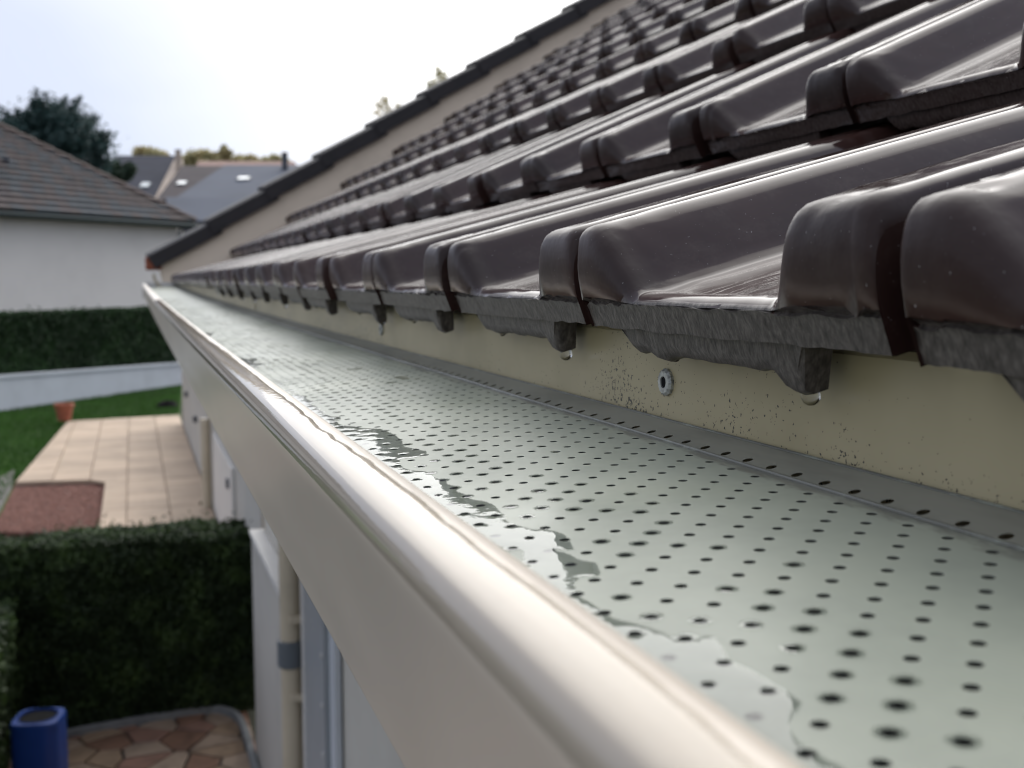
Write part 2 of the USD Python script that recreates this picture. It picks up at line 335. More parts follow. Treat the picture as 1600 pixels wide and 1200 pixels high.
M['shutter_light'] = paint('pale_grey_shutter', (0.50, 0.52, 0.55), 0.5, 0.06, 3)
M['terracotta'] = paint('terracotta', (0.32, 0.095, 0.05), 0.8, 0.15, 12, 0.2, 60)
M['barrel'] = paint('blue_plastic', (0.010, 0.042, 0.20), 0.4, 0.12, 5)
M['slab'] = [paint(f'sand_paving_slab_{w}', tuple(np.array((0.45, 0.335, 0.235)) * k), 0.75, 0.10, 1.6, 0.2, 60) for w, k in (('light', 1.06), ('mid', 0.97), ('deep', 0.88))]
M['joint'] = paint('paving_joint', (0.30, 0.235, 0.18), 0.9, 0.2, 5)
M['stone'] = [paint(f'flagstone_{w}', c, 0.6, 0.18, 6, 0.4, 50) for w, c in (('rose', (0.27, 0.15, 0.105)), ('sand', (0.30, 0.205, 0.13)), ('rust', (0.22, 0.12, 0.075)), ('pale', (0.33, 0.24, 0.17)))]
M['mortar'] = paint('dark_mortar', (0.055, 0.045, 0.035), 0.9, 0.3, 12, 0.3, 80)
M['kerb'] = paint('grey_kerb', (0.20, 0.205, 0.205), 0.8, 0.15, 8, 0.3, 60)
M['gravel'] = [paint(f'red_gravel_{w}', c, 0.85, 0.25, 25, 0.3, 60) for w, c in (('dark', (0.16, 0.070, 0.050)), ('light', (0.24, 0.115, 0.085)))]
M['asphalt'] = paint('grey_path', (0.15, 0.135, 0.125), 0.9, 0.1, 3, 0.3, 50)
M['garden_wall'] = paint('pale_garden_wall', (0.48, 0.50, 0.53), 0.85, 0.06, 1.5, 0.2, 40)
M['neigh_wall'] = paint('neighbour_render', (0.68, 0.645, 0.60), 0.9, 0.04, 0.5, 0.1, 60, spec=0.2)
M['gutter_green'] = paint('dark_green_gutter', (0.014, 0.026, 0.024), 0.5, 0.1, 3)
M['neigh_tile'] = [paint(f'neighbour_roof_tile_{w}', c, 0.6, 0.25, 1.5, 0.2, 30) for w, c in (('brown', (0.085, 0.064, 0.060)), ('grey', (0.060, 0.070, 0.080)), ('mauve', (0.076, 0.062, 0.065)))]
M['ridge'] = paint('brown_ridge_tile', (0.085, 0.055, 0.042), 0.7, 0.2, 3)
M['slate'] = paint('dark_slate', (0.026, 0.028, 0.043), 0.8, 0.15, 0.8)
M['slate_pale'] = paint('blue_grey_roof', (0.066, 0.077, 0.105), 0.8, 0.10, 0.4)
M['roof_brown'] = paint('far_brown_roof', (0.042, 0.030, 0.032), 0.8, 0.2, 0.6)
M['roof_red'] = paint('far_red_roof', (0.20, 0.10, 0.075), 0.8, 0.15, 0.6)
M['stone_beige'] = paint('far_beige_stone', (0.44, 0.36, 0.29), 0.9, 0.1, 1)
M['skylight'] = paint('skylight_glass', (0.35, 0.40, 0.42), 0.08, 0.05, 1, coat=1.0)
M['frame_dark'] = paint('dark_frame', (0.05, 0.055, 0.065), 0.5, 0.1, 2)
M['film'] = mat('rain_film', {"g": ("geometry", {}), "n": ("noise_texture", {"scale": 160, "detail": 2}), "b": ("bump", {"strength": 0.05, "distance": 0.001}), "fr": ("fresnel", {"IOR": 1.33}),
                              "t": ("transparent_bsdf", {"color": (0.97, 0.98, 0.98)}), "gl": ("glossy_bsdf", {"color": (1, 1, 1), "roughness": 0.015}), "mx": ("mix_closure", {})},
                [("g.position", "n.vector"), ("n.fac", "b.height"), ("b.normal", "gl.normal"), ("b.normal", "fr.normal"), ("fr.fac", "mx.fac"), ("t.BSDF", "mx.closure1"), ("gl.BSDF", "mx.closure2")], surface="mx.closure")
M['water'] = mat('rain_water', {"g": ("geometry", {}), "n": ("noise_texture", {"scale": 130, "detail": 2}), "b": ("bump", {"strength": 0.05, "distance": 0.001}),
                                "p": ("principled_bsdf", {"base_color": (1, 1, 1), "roughness": 0.0, "ior": 1.33, "transmission_weight": 1.0})},
                 [("g.position", "n.vector"), ("n.fac", "b.height"), ("b.normal", "p.normal")])

# ---------------------------------------------------------------- sizes of the eave
W = 0.25                    # cover width of a tile
H = 0.075                   # camera above the perforated guard
X_NOSE = 0.891 * W
LASTCOL = 27                # columns up to the gable parapet
Y_END = W * 1.085 + W * 26.0 - 0.004


def joint_y(k):
    return W * (1.085 + k)


def bow(y):
    """The gutter climbs a little towards its far, high end."""
    y = np.asarray(y, float)
    return 0.040 * np.clip((y - 1.2) / 5.6, 0, 1) ** 1.8


# ---------------------------------------------------------------- ground
Z_PATIO = 0.64


def ground_plane():
    xs = np.concatenate([np.linspace(-900, -40, 14), np.linspace(-30, 30, 31), np.linspace(40, 900, 14)])
    ys = np.concatenate([np.linspace(-300, -20, 8), np.linspace(-10, 60, 36), np.linspace(80, 1500, 16)])
    V = np.array([[x, y, 0.0] for y in ys for x in xs]); n = len(xs)
    far = np.clip((V[:, 1] - 40) / 200, 0, 1)
    V[:, 2] = 0.52 + far * 1.2
    near = V[:, 1] < 8.4
    V[near, 2] = -0.09
    F = np.array([[j * n + i, j * n + i + 1, (j + 1) * n + i + 1, (j + 1) * n + i] for j in range(len(ys) - 1) for i in range(n - 1)])
    return trimesh.Trimesh(V, np.vstack([F[:, [0, 1, 2]], F[:, [0, 2, 3]]]), process=False)


tag(obj('ground', ground_plane(), M['land']), kind='structure')

# ---------------------------------------------------------------- the house: walls, roof, parapet, fascia
house = thing('house', 'cream rendered house with wet brown tiled roof filling the right of the photo', 'house')
X_WALL = 0.735
Y_BACK = -2.0
obj('wall', bx(X_WALL, X_WALL + 0.25, Y_BACK, Y_END, -0.1, 2.80), M['render_warm'], house)
obj('wall', bx(X_WALL + 0.252, 4.9, Y_END - 0.02, Y_END + 0.20, -0.1, 2.80), M['render_beige'], house)
obj('soffit', bx(0.285, X_WALL, Y_BACK, Y_END, 2.802, 2.822), M['beige_metal'], house)
X_FASCIA = 3.37 * H


def fascia_piece(y0, y1):
    pts = [(X_FASCIA + 0.012, 2.805), (X_FASCIA + 0.001, 2.806), (X_FASCIA, 2.81), (X_FASCIA, 2.972), (X_FASCIA + 0.002, 2.975), (X_FASCIA + 0.012, 2.975)]
    return profile_sweep(pts, np.linspace(y0, y1, 12), closed=True)


SEAM = 2.42
fa = obj('fascia', fascia_piece(-0.6, SEAM - 0.012), M['fascia_metal'], house, smooth=30)
obj('fascia', fascia_piece(SEAM + 0.012, Y_END), M['fascia_metal'], house, smooth=30)
obj('fascia_joint', bx(X_FASCIA + 0.004, X_FASCIA + 0.011, SEAM - 0.02, SEAM + 0.02, 2.81, 2.974), M['dark'], house)


def washer_screw(u, v, r=0.0068):
    p = on_plane(u, v, 0, X_FASCIA)
    cyl = []
    prof = [(0.0028, 0.0016), (0.0030, 0.0026), (r * 0.82, 0.0026), (r, 0.0014), (r, 0.0)]
    ang = np.linspace(0, 2 * np.pi, 29)[:-1]
    V, F = [], []
    for (rr, hh) in prof:
        wob = 1 + 0.04 * np.cos(ang * 14) if rr > 0.004 else 1.0 + 0 * ang
        V += [[p[0] - hh, p[1] + rr * w * math.cos(a), p[2] + rr * w * math.sin(a)] for a, w in zip(ang, wob)]
    n = len(ang)
    for i in range(len(prof) - 1):
        for j in range(n):
            F.append([i * n + j, i * n + (j + 1) % n, (i + 1) * n + (j + 1) % n, (i + 1) * n + j])
    F = np.array(F)
    mesh = trimesh.Trimesh(np.array(V), np.vstack([F[:, [0, 1, 2]], F[:, [0, 2, 3]]]), process=False)
    mesh.fix_normals()
    s = obj('washer_screw', mesh, M['steel'], fa, smooth=35)
    hole = trimesh.creation.cylinder(0.0029, 0.003, sections=20); hole.apply_transform(trimesh.transformations.rotation_matrix(np.pi / 2, [0, 1, 0])); hole.apply_translation([p[0] - 0.0005, p[1], p[2]])
    obj('screw_socket', hole, M['dark'], fa)


washer_screw(1043, 597)
washer_screw(597, 514)


# roof tiles -------------------------------------------------
HR = 0.137 * W             # height of the roll above the pan
GX = [0.891 * W, 2.27 * W] + [3.60 * W + 1.34 * W * i for i in range(12)]
GZ = [3.0 - 0.030 * W, 3.0 + 0.575 * W] + [3.0 + 1.385 * W + 0.85 * W * i for i in range(12)]
GT = [0.272, 0.447] + [0.470] * 12      # slope of the tiles of each course


def tile_profile(s):
    """Height across the tile (s from the far joint 0 to the near joint 1), in units of the roll's height."""
    xs = [0.000, 0.004, 0.012, 0.050, 0.068, 0.085, 0.105, 0.205, 0.222, 0.235, 0.690, 0.704, 0.718, 0.734, 0.750, 0.766, 0.784, 0.808, 0.910, 0.922, 0.934, 0.942, 0.947, 0.950]
    hs = [0.880, 0.945, 0.990, 1.000, 0.975, 0.915, 0.81, 0.10, 0.025, 0.00, 0.00, 0.06, 0.26, 0.58, 0.82, 0.94, 0.99, 1.00, 1.000, 0.985, 0.945, 0.880, 0.80, 0.70]
    return np.interp(s, xs, hs)


SHARP = [0.0, 0.005, 0.012, 0.03, 0.05, 0.068, 0.085, 0.105, 0.14, 0.175, 0.205, 0.222, 0.235, 0.27, 0.34, 0.42, 0.50, 0.58, 0.64, 0.68, 0.696, 0.712, 0.732, 0.752, 0.772, 0.795, 0.825, 0.865, 0.905, 0.922, 0.936, 0.945, 0.95]
COARSE = [0.0, 0.02, 0.065, 0.105, 0.17, 0.235, 0.45, 0.68, 0.74, 0.80, 0.87, 0.925, 0.95]


def build_tile(level, length, seed):
    """Local axes: a up the slope from the nose, b across (0 = far joint), c normal to the tile. Returns a mesh (a, b, c)."""
    g = np.random.default_rng(seed)
    if level == 0:
        bs = np.interp(np.linspace(0, len(SHARP) - 1, 2 * len(SHARP) - 1), np.arange(len(SHARP)), SHARP)
        as_ = np.array([0, .0006, .0016, .003, .0048, .007, .0095, .0125, .016, .020, .025, .031, .038, .047, .06, .08, .11, .16, .24, length])
        cs = [-0.0024, -0.0032, -0.0038, -0.0055, -0.008, -0.011, -0.014, -0.0165]
    elif level == 1:
        bs, as_, cs = np.array(SHARP), np.array([0, .001, .003, .006, .010, .016, .025, .04, .08, .2, length]), [-0.006, -0.0165]
    else:
        bs, as_, cs = np.array(COARSE), np.array([0, .002, .008, .02, .05, length]), [-0.0165]
    A, B = np.meshgrid(as_, bs, indexing='ij')
    prof = tile_profile(B) * HR
    rnose = 0.013
    t = np.clip(A / rnose, 0, 1)
    nose = (1 - np.clip(1 - t, 0, 1) ** 2.8) ** 0.48
    side = 0.10 + 0.90 * nose
    C = prof * side
    lip = 0.0032 * (1 - np.clip(A / 0.0055, 0, 1)) ** 2           # rounded front lip
    C -= lip
    pan = np.clip((0.69 - B) / 0.03, 0, 1) * np.clip((B - 0.215) / 0.04, 0, 1)
    C -= pan * 0.0022 * np.clip((A - 0.009) / 0.006, 0, 1)       # the pan lies a little lower than its rim
    shift = 0.0
    if level < 2:
        q = np.stack([A, B * W, np.full_like(A, seed * 3.7)], -1)
        C += (meshkit.fbm(q * [60, 60, 1], 3, seed) - 0.5) * 0.0009
        C += (meshkit.fbm(q * [260, 260, 1], 2, seed + 5) - 0.5) * 0.0006
        chip = np.clip(meshkit.fbm(q * [95, 120, 1] + 40, 3, seed + 9) - 0.60, 0, 1) * np.clip((0.05 - A) / 0.05, 0, 1) * np.clip(prof / HR - 0.8, 0, 1) * 5
        C -= chip * 0.016
    # roll fronts lean back: pull them out a little at the foot
    A2 = A - 0.0022 * (prof / HR) * (1 - t)
    na, nb = A.shape
    top = np.stack([A2, B * W, C], -1).reshape(-1, 3)
    V, F = [top], []
    idx = np.arange(na * nb).reshape(na, nb)
    F.append(np.stack([idx[:-1, :-1], idx[1:, :-1], idx[1:, 1:], idx[:-1, 1:]], -1).reshape(-1, 4))
    # front wall, rough concrete
    rows = [idx[0]]
    base = len(top)
    for k, c in enumerate(cs):
        p = np.stack([np.zeros(nb), bs * W, np.full(nb, c)], -1)
        if level < 2:
            p[:, 0] += (meshkit.fbm(p * [1, 420, 420] + seed * 9.1, 3, seed) - 0.5) * 0.0016
            if k == 0:
                p[:, 2] += 0
            if level == 0 and k < 3:
                wv = (meshkit.fbm(np.c_[bs * W * 160, np.zeros(nb), np.full(nb, seed * 1.7)], 4, seed + 2) - 0.5) * 0.0040
                p[:, 2] += wv
                p[:, 0] += (0.0014, 0.0014, -0.0006)[k]
            if k == len(cs) - 1:
                p[:, 2] += (meshkit.fbm(p * [1, 90, 1] + seed, 3, seed) - 0.5) * 0.002
            p[:, 0] += 0.0012 * (k / max(len(cs) - 1, 1))
        V.append(p); rows.append(base + np.arange(nb)); base += nb
    for r0, r1 in zip(rows[:-1], rows[1:]):
        F.append(np.stack([r0[:-1], r0[1:], r1[1:], r1[:-1]], -1))
    # bottom and back, and the two sides
    back = np.stack([np.full(nb, length), bs * W, np.full(nb, -0.0165)], -1); V.append(back); rb = base + np.arange(nb); base += nb
    F.append(np.stack([rows[-1][:-1], rows[-1][1:], rb[1:], rb[:-1]], -1))
    F.append(np.stack([rb[:-1], rb[1:], idx[-1, 1:], idx[-1, :-1]], -1))
    for j in (0, nb - 1):
        sb = np.stack([as_, np.full(na, bs[j] * W), np.full(na, -0.0165)], -1); V.append(sb)
        tp = V[0].reshape(na, nb, 3)[:, j].copy(); V.append(tp)
        i0, i1 = base + np.arange(na), base + na + np.arange(na); base += 2 * na
        F.append(np.stack([i0[:-1], i0[1:], i1[1:], i1[:-1]], -1))
    V = np.vstack(V); F = np.vstack(F); F = np.vstack([F[:, [0, 1, 2]], F[:, [0, 2, 3]]])
    mesh = trimesh.Trimesh(V, F, process=False)
    parts = [mesh]
    if level < 2:                                                  # the rib and nibs under the front edge
        b0, b1 = 0.115 * W, 0.735 * W
        n = 26; bb = np.linspace(b0, b1, n)
        dep = 0.0145 * np.minimum(1, np.minimum((bb - b0) / 0.010, (b1 - bb) / 0.006).clip(0)) ** 0.6
        dep += 0.0085 * np.exp(-((bb - (b1 - 0.012)) / 0.009) ** 4) + 0.002 * np.exp(-((bb - (b0 + 0.035)) / 0.005) ** 2)
        dep += (meshkit.fbm(np.c_[bb * 110, np.zeros(n), np.full(n, seed * 2.3)], 3, seed) - 0.5) * 0.004
        ring = []
        for (aa, fr) in ((0.0035, 0.0), (0.0030, 0.5), (0.0045, 0.88), (0.008, 1.0), (0.014, 1.0), (0.018, 0.0)):
            ring.append(np.stack([np.full(n, aa) + (meshkit.noise(np.c_[bb * 300, np.full(n, aa * 999), np.full(n, seed)], seed) - .5) * 0.001, bb, -0.0162 - dep * fr], -1))
        RV = np.array(ring); k = np.arange(6 * n).reshape(6, n)
        q = np.stack([k[:-1, :-1], k[1:, :-1], k[1:, 1:], k[:-1, 1:]], -1).reshape(-1, 4)
        parts.append(trimesh.Trimesh(RV.reshape(-1, 3), np.vstack([q[:, [0, 2, 1]], q[:, [0, 3, 2]]]), process=False))
    return parts




def deck():
    pts = [(X_FASCIA + 0.002, 2.976)]
    for c in range(1, 13):
        pts.append((GX[c] + 0.03, GZ[c] - 0.105))
    pts.append((GX[12] + 0.3, GZ[12] - 0.105 + 0.2))
    lower = [(x, z - 0.05) for x, z in pts[::-1]]
    return profile_sweep(np.array(pts + lower), [-1.5, Y_END], closed=True)


roof = obj('roof', deck(), M['bark'], house)


def place_tile(course, col):
    """col: the tile lies between joints col (far) and col-1 (near)."""
    y = joint_y(col)
    th = math.atan(GT[course])
    x0, z0 = GX[course], GZ[course]
    ctr = np.array([x0 + 0.1, y - W / 2, z0])
    u, v, d = px(ctr)
    if d < 0.05:
        corners = True
    level = 0 if (course <= 1 and col <= 5) else (1 if (course <= 2 and col <= 12) else 2)
    if level == 2 and course >= 3 and d > 3.5:
        level = 2
    g = np.random.default_rng(1000 * course + col + 50)
    length = (1.38 * W if course == 0 else 1.34 * W) / math.cos(th) + 0.06
    seed = 31 * course + col + 3
    parts = build_tile(level, length, seed)
    jit_z, jit_a, jit_r = g.normal(0, 0.0012), g.normal(0, 0.0022), g.normal(0, 0.005)
    if course == 0:
        jit_z *= 0.8
        if col == 0:
            jit_z -= 0.0035
    av, cv = np.array([math.cos(th), 0, math.sin(th)]), np.array([-math.sin(th), 0, math.cos(th)])
    vs, fs, ns, raws, pans, noses, base = [], [], [], [], [], [], 0
    for mi, part in enumerate(parts):
        v_, f_, n_ = meshkit.arrays(part, 42 if mi == 0 else 50)
        raw = ((v_[:, 0] < 0.0035) & (v_[:, 2] < -0.0022) & (n_[:, 0] < -0.3)).astype(float) if mi == 0 else np.ones(len(v_))
        if mi == 0:
            pan = np.clip((0.74 - v_[:, 1] / W) / 0.08, 0, 1) * np.clip((v_[:, 1] / W - 0.36) / 0.16, 0, 1) * np.clip((v_[:, 0] - 0.008) / 0.006, 0, 1) * np.clip((0.11 - v_[:, 0]) / 0.08, 0, 1) * (v_[:, 2] < 0.006)
        else:
            pan = np.zeros(len(v_))
        raw = raw * (1.0 if course == 0 else 0.35)
        a, b, c = v_[:, 0] + jit_a, v_[:, 1], v_[:, 2] + jit_z
        b2 = b + jit_r * (a - 0.15)
        w_ = np.array([x0, y, z0]) + a[:, None] * av + c[:, None] * cv - b2[:, None] * np.array([0, 1.0, 0])
        nn = n_[:, :1] * av + n_[:, 2:] * cv - n_[:, 1:2] * np.array([0, 1.0, 0])
        vs.append(w_); ns.append(nn); fs.append(f_[:, ::-1] + base); raws.append(raw); pans.append(pan); noses.append(np.clip((0.024 - v_[:, 0]) / 0.014, 0, 1) * (v_[:, 2] > 0.002)); base += len(v_)
    Vw, Nw, Fw = np.vstack(vs), np.vstack(ns), np.vstack(fs)
    # orient: make face winding agree with the normals
    fnv = np.cross(Vw[Fw[:, 1]] - Vw[Fw[:, 0]], Vw[Fw[:, 2]] - Vw[Fw[:, 0]])
    up = fnv[: 40].sum(0) @ cv
    if up < 0:
        Fw = Fw[:, ::-1]
    if Nw[: 200].sum(0) @ cv < 0:
        Nw = -Nw
    gm = usdkit.mesh(stage, path_for('roof_tile', str(roof.GetPath())), (Vw, Fw), M['tile'])
    gm.CreateNormalsAttr(Vt.Vec3fArray.FromNumpy(Nw.astype(np.float32))); gm.SetNormalsInterpolation("vertex")
    for k, arr in (('raw', np.concatenate(raws)), ('pan', np.concatenate(pans)), ('nose', np.concatenate(noses))):
        UsdGeom.PrimvarsAPI(gm).CreatePrimvar(k, Sdf.ValueTypeNames.FloatArray, "vertex").Set(Vt.FloatArray.FromNumpy(arr.astype(np.float32)))
    return gm


tile_count = 0
for course in range(13):
    for col in range(-1, LASTCOL):
        y = joint_y(col) - W / 2
        u, v, d = px(np.array([GX[course], y, GZ[course]]))
        u2, v2, d2 = px(np.array([GX[course] + 0.4, y - 0.12, GZ[course] + 0.1]))
        if max(v, v2) < -160 or (course > 1 and min(u, u2) > 2150) or (d2 < 0.03 and course > 2):
            continue
        place_tile(course, col); tile_count += 1
print('tiles', tile_count)

# gable parapet with its capping tiles
Y_PAR = Y_END - 0.02


def par_pt(u, v):
    p = on_plane(u, v, 1, Y_PAR)
    return p[0], p[2]


b0, b1 = par_pt(257, 408), par_pt(479, 276)
slope_par = (b1[1] - b0[1]) / (b1[0] - b0[0])


def par_z(x):
    return b0[1] + slope_par * (x - b0[0])


x_lo, x_hi = b0[0] - 0.03, 4.6
par_poly = Polygon([(x_lo, par_z(x_lo)), (x_hi, par_z(x_hi)), (x_hi, par_z(x_hi) - 0.62), (x_lo + 0.22, par_z(x_lo) - 0.30), (x_lo + 0.03, par_z(x_lo) - 0.16)])
pm = trimesh.creation.extrude_polygon(par_poly, 0.20)
pm.apply_transform(np.array([[1, 0, 0, 0], [0, 0, 1, Y_PAR], [0, 1, 0, 0], [0, 0, 0, 1.0]])); pm.fix_normals()
parapet = obj('parapet', pm, M['render_beige'], house)
t0, t1 = par_pt(246, 392), par_pt(480, 256)
cap_h = (t1[1] - par_z(t1[0]))
th = math.atan(slope_par); ex, ez = np.array([math.cos(th), math.sin(th)]), np.array([-math.sin(th), math.cos(th)])
step_x = 1.34 * W
n_caps = 14
for i in range(n_caps):
    xa = t0[0] - 0.02 + step_x * i
    o = np.array([xa, par_z(xa)])
    L = step_x / math.cos(th) + 0.05
    hN = cap_h * math.cos(th)
    lift0, lift1 = 0.016, -0.004
    prof = [(-0.03, -0.026), (-0.03, hN * 0.80), (0.0, hN), (0.2, hN + 0.012), (0.24, hN * 0.8), (0.245, -0.02)]       # across the wall (y) and up
    rings = []
    for tl, lf in ((0.0, lift0), (0.012, lift0 + 0.004), (L, lift1)):
        rings.append([[o[0] + ex[0] * tl + ez[0] * (q + lf), Y_PAR + yy - (0.008 if tl < L / 2 else 0), o[1] + ex[1] * tl + ez[1] * (q + lf)] for yy, q in prof])
    rings = np.array(rings)
    cp = trimesh.convex.convex_hull(rings.reshape(-1, 3))
    obj('capping_tile', cp, M['cap_tile'], parapet)
# the terracotta stop under the lowest capping tile
sp = on_plane(240, 410, 1, Y_PAR)
obj('end_stop', bx(sp[0] - 0.045, sp[0] + 0.045, Y_PAR - 0.012, Y_PAR + 0.16, sp[2] - 0.045, sp[2] + 0.035, 0.008), M['terracotta'], house)

# ---------------------------------------------------------------- the gutter and its perforated guard
gutter = thing('gutter', 'beige metal box gutter with a broad wet rim running along the eave', 'gutter')
ys_g = np.concatenate([np.linspace(-0.35, 1.5, 30), np.linspace(1.6, Y_END - 0.02, 28)])
Zc = 3.0


def G(x, z):
    return (x * H, Zc + z * H)


front = [G(1.00, -1.905), G(0.962, -1.905), G(0.950, -1.895), G(0.945, -1.875), G(0.942, -1.85), G(0.90, -1.60), G(0.86, -1.36), G(0.822, -1.17), G(0.796, -1.05), G(0.782, -0.985),
         G(0.774, -0.93), G(0.778, -0.895), G(0.79, -0.867), G(0.815, -0.843), G(0.85, -0.830), G(0.90, -0.824), G(0.96, -0.823), G(1.02, -0.828), G(1.06, -0.837), G(1.085, -0.850), G(1.100, -0.868), G(1.104, -0.89), G(1.10, -0.93)]


def smooth_profile(p, n=90):
    p = np.array(p); s = np.r_[0, np.cumsum(np.linalg.norm(np.diff(p, axis=0), axis=1))]
    from scipy.interpolate import PchipInterpolator
    q = np.unique(np.r_[np.linspace(0, s[-1], n), s])
    return np.c_[PchipInterpolator(s, p[:, 0])(q), PchipInterpolator(s, p[:, 1])(q)]


obj('front_panel', profile_sweep(smooth_profile(front), ys_g, thick=-0.0012, dz=bow), M['beige_metal'], gutter, smooth=40)
trough = [G(0.985, -1.90), G(1.4, -1.98), G(2.9, -1.98), G(3.32, -1.90), G(3.345, -1.6), G(3.345, -1.08)]
obj('trough', profile_sweep(trough, ys_g, thick=-0.0015, dz=bow), M['collar'], gutter, smooth=30)
endz = float(bow(Y_END - 0.02))
cap_pts = [(0.80, -1.9), (0.80, -0.80), (3.34, -0.80), (3.34, -1.9)]
obj('end_cap', bx(0.79 * H, 3.36 * H, Y_END - 0.026, Y_END - 0.018, Zc - 1.93 * H + endz, Zc - 0.74 * H + endz, 0.002), M['white_paint'], gutter)
# curved beige flashing that rises from the gutter's end to the parapet
ang = np.linspace(0, np.pi / 2, 10)
e0, e1 = on_plane(243, 428, 1, Y_PAR), on_plane(272, 452, 1, Y_PAR)
arc = [(e1[0] - (e1[0] - e0[0]) * math.sin(a), e1[2] + (e0[2] - e1[2]) * (1 - math.cos(a))) for a in ang]
obj('end_flashing', profile_sweep(np.array(arc), [Y_PAR - 0.014, Y_PAR - 0.002], thick=0.02), M['pipe'], gutter, smooth=40)

guard = thing('gutter_guard', 'perforated pale metal leaf guard lying wet in the gutter', 'gutter guard')
P = 0.0176                  # hole spacing along the gutter
HOLE_R = 0.0018
Z_G = Zc - H
X_G0 = 0.95 * H
N_ROW = 18


def guard_holes(y0, y1):
    out = []
    for r in range(N_ROW):
        x = X_G0 + 0.0042 + r * P / 2
        off = (r % 2) * P / 2
        k0, k1 = math.ceil((y0 - off) / P), math.floor((y1 - off) / P)
        for k in range(k0, k1 + 1):
            out.append((x, off + k * P, r))
    return out


PHASE = 0.0


def plate(y0, y1, sides):
    ang = np.arange(sides) * 2 * np.pi / sides + np.pi / sides
    hole = np.c_[np.cos(ang), np.sin(ang)] * HOLE_R
    hx, hy = P / 4, P / 2
    per = sides // 4
    # a rectangle's outline with as many points as the hole
    out = []
    for a in ang:
        c, s = math.cos(a), math.sin(a)
        k = 1 / max(abs(c), abs(s))
        out.append((c * k * hx, s * k * hy))
    out = np.array(out)
    corners = np.array([(hx, hy), (-hx, hy), (-hx, -hy), (hx, -hy)])
    rim = np.c_[np.cos(ang), np.sin(ang)] * (HOLE_R * 1.04)
    n = sides
    cell_v = np.vstack([np.c_[hole, np.full(n, -0.0002)], np.c_[hole, np.full(n, -0.0001)], np.c_[rim, np.zeros(n)], np.c_[out, np.zeros(n)], np.c_[corners, np.zeros(4)]])
    k = np.arange(n); k1 = (k + 1) % n
    F = []
    for ring in range(3):
        a, b = ring * n, (ring + 1) * n
        F += [np.c_[a + k, a + k1, b + k1], np.c_[a + k, b + k1, b + k]]
    F = [np.vstack(F)]
    cf = []
    for ci, (sx, sy) in enumerate(((1, 1), (-1, 1), (-1, -1), (1, -1))):
        q = [i for i in range(n) if out[i, 0] * sx >= -1e-9 and out[i, 1] * sy >= -1e-9]
        # the two outline points nearest to the corner, on either edge
        onx = [i for i in q if abs(abs(out[i, 0]) - hx) < 1e-9]; ony = [i for i in q if abs(abs(out[i, 1]) - hy) < 1e-9]
        i1 = max(onx, key=lambda i: abs(out[i, 1])); i2 = max(ony, key=lambda i: abs(out[i, 0]))
        cf.append([3 * n + i1, 4 * n + ci, 3 * n + i2])
    F.append(np.array(cf)); F = np.vstack(F)
    hs = guard_holes(y0, y1)
    V = np.concatenate([cell_v + [x, y, 0] for x, y, r in hs])
    Fa = np.concatenate([F + i * len(cell_v) for i in range(len(hs))])
    # orient upwards
    fn = np.cross(V[Fa[:, 1]] - V[Fa[:, 0]], V[Fa[:, 2]] - V[Fa[:, 0]])
    flip = fn[:, 2] < -1e-15
    Fa[flip] = Fa[flip][:, ::-1]
    V[:, 2] += Z_G
    V[:, 2] = V[:, 2] - Z_G + guard_z(V[:, 0], V[:, 1])
    return trimesh.Trimesh(V, Fa, process=False)


def guard_z(x, y):
    """The guard sags a little towards the front rim, and is not quite flat."""
    return Z_G - 0.070 * (3.11 * H - x) + 0.0003 * np.sin(x * 40 + 0.5) * np.sin(y * 5.0) + 0.0002 * np.sin(y * 17) + bow(y)


X_FOLD = X_G0 + 0.0042 + (N_ROW - 1) * P / 2 + P / 4
plate_mesh = cat([plate(-0.12, 2.4, 20), plate(2.4 + P * 0.49, Y_END - 0.04, 8)])
obj('perforated_plate', plate_mesh, M['guard_metal'], guard)
# plain strip between the last row of holes and the fold, then the raised flange with its own row of holes
XF0, XF1 = 3.11 * H, 3.35 * H
print('fold', X_FOLD, XF0)
ysf = np.arange(-0.12, Y_END - 0.03, P / 4)
xs = np.linspace(X_FOLD, XF0, 4)
Vs = np.array([[x, y, guard_z(x, y)] for y in ysf for x in xs]); n = len(xs)
Fs = np.array([[j * n + i, j * n + i + 1, (j + 1) * n + i + 1, (j + 1) * n + i] for j in range(len(ysf) - 1) for i in range(n - 1)])
obj('rear_strip', trimesh.Trimesh(Vs, np.vstack([Fs[:, [0, 1, 2]], Fs[:, [0, 2, 3]]]), process=False), M['guard_metal'], guard)


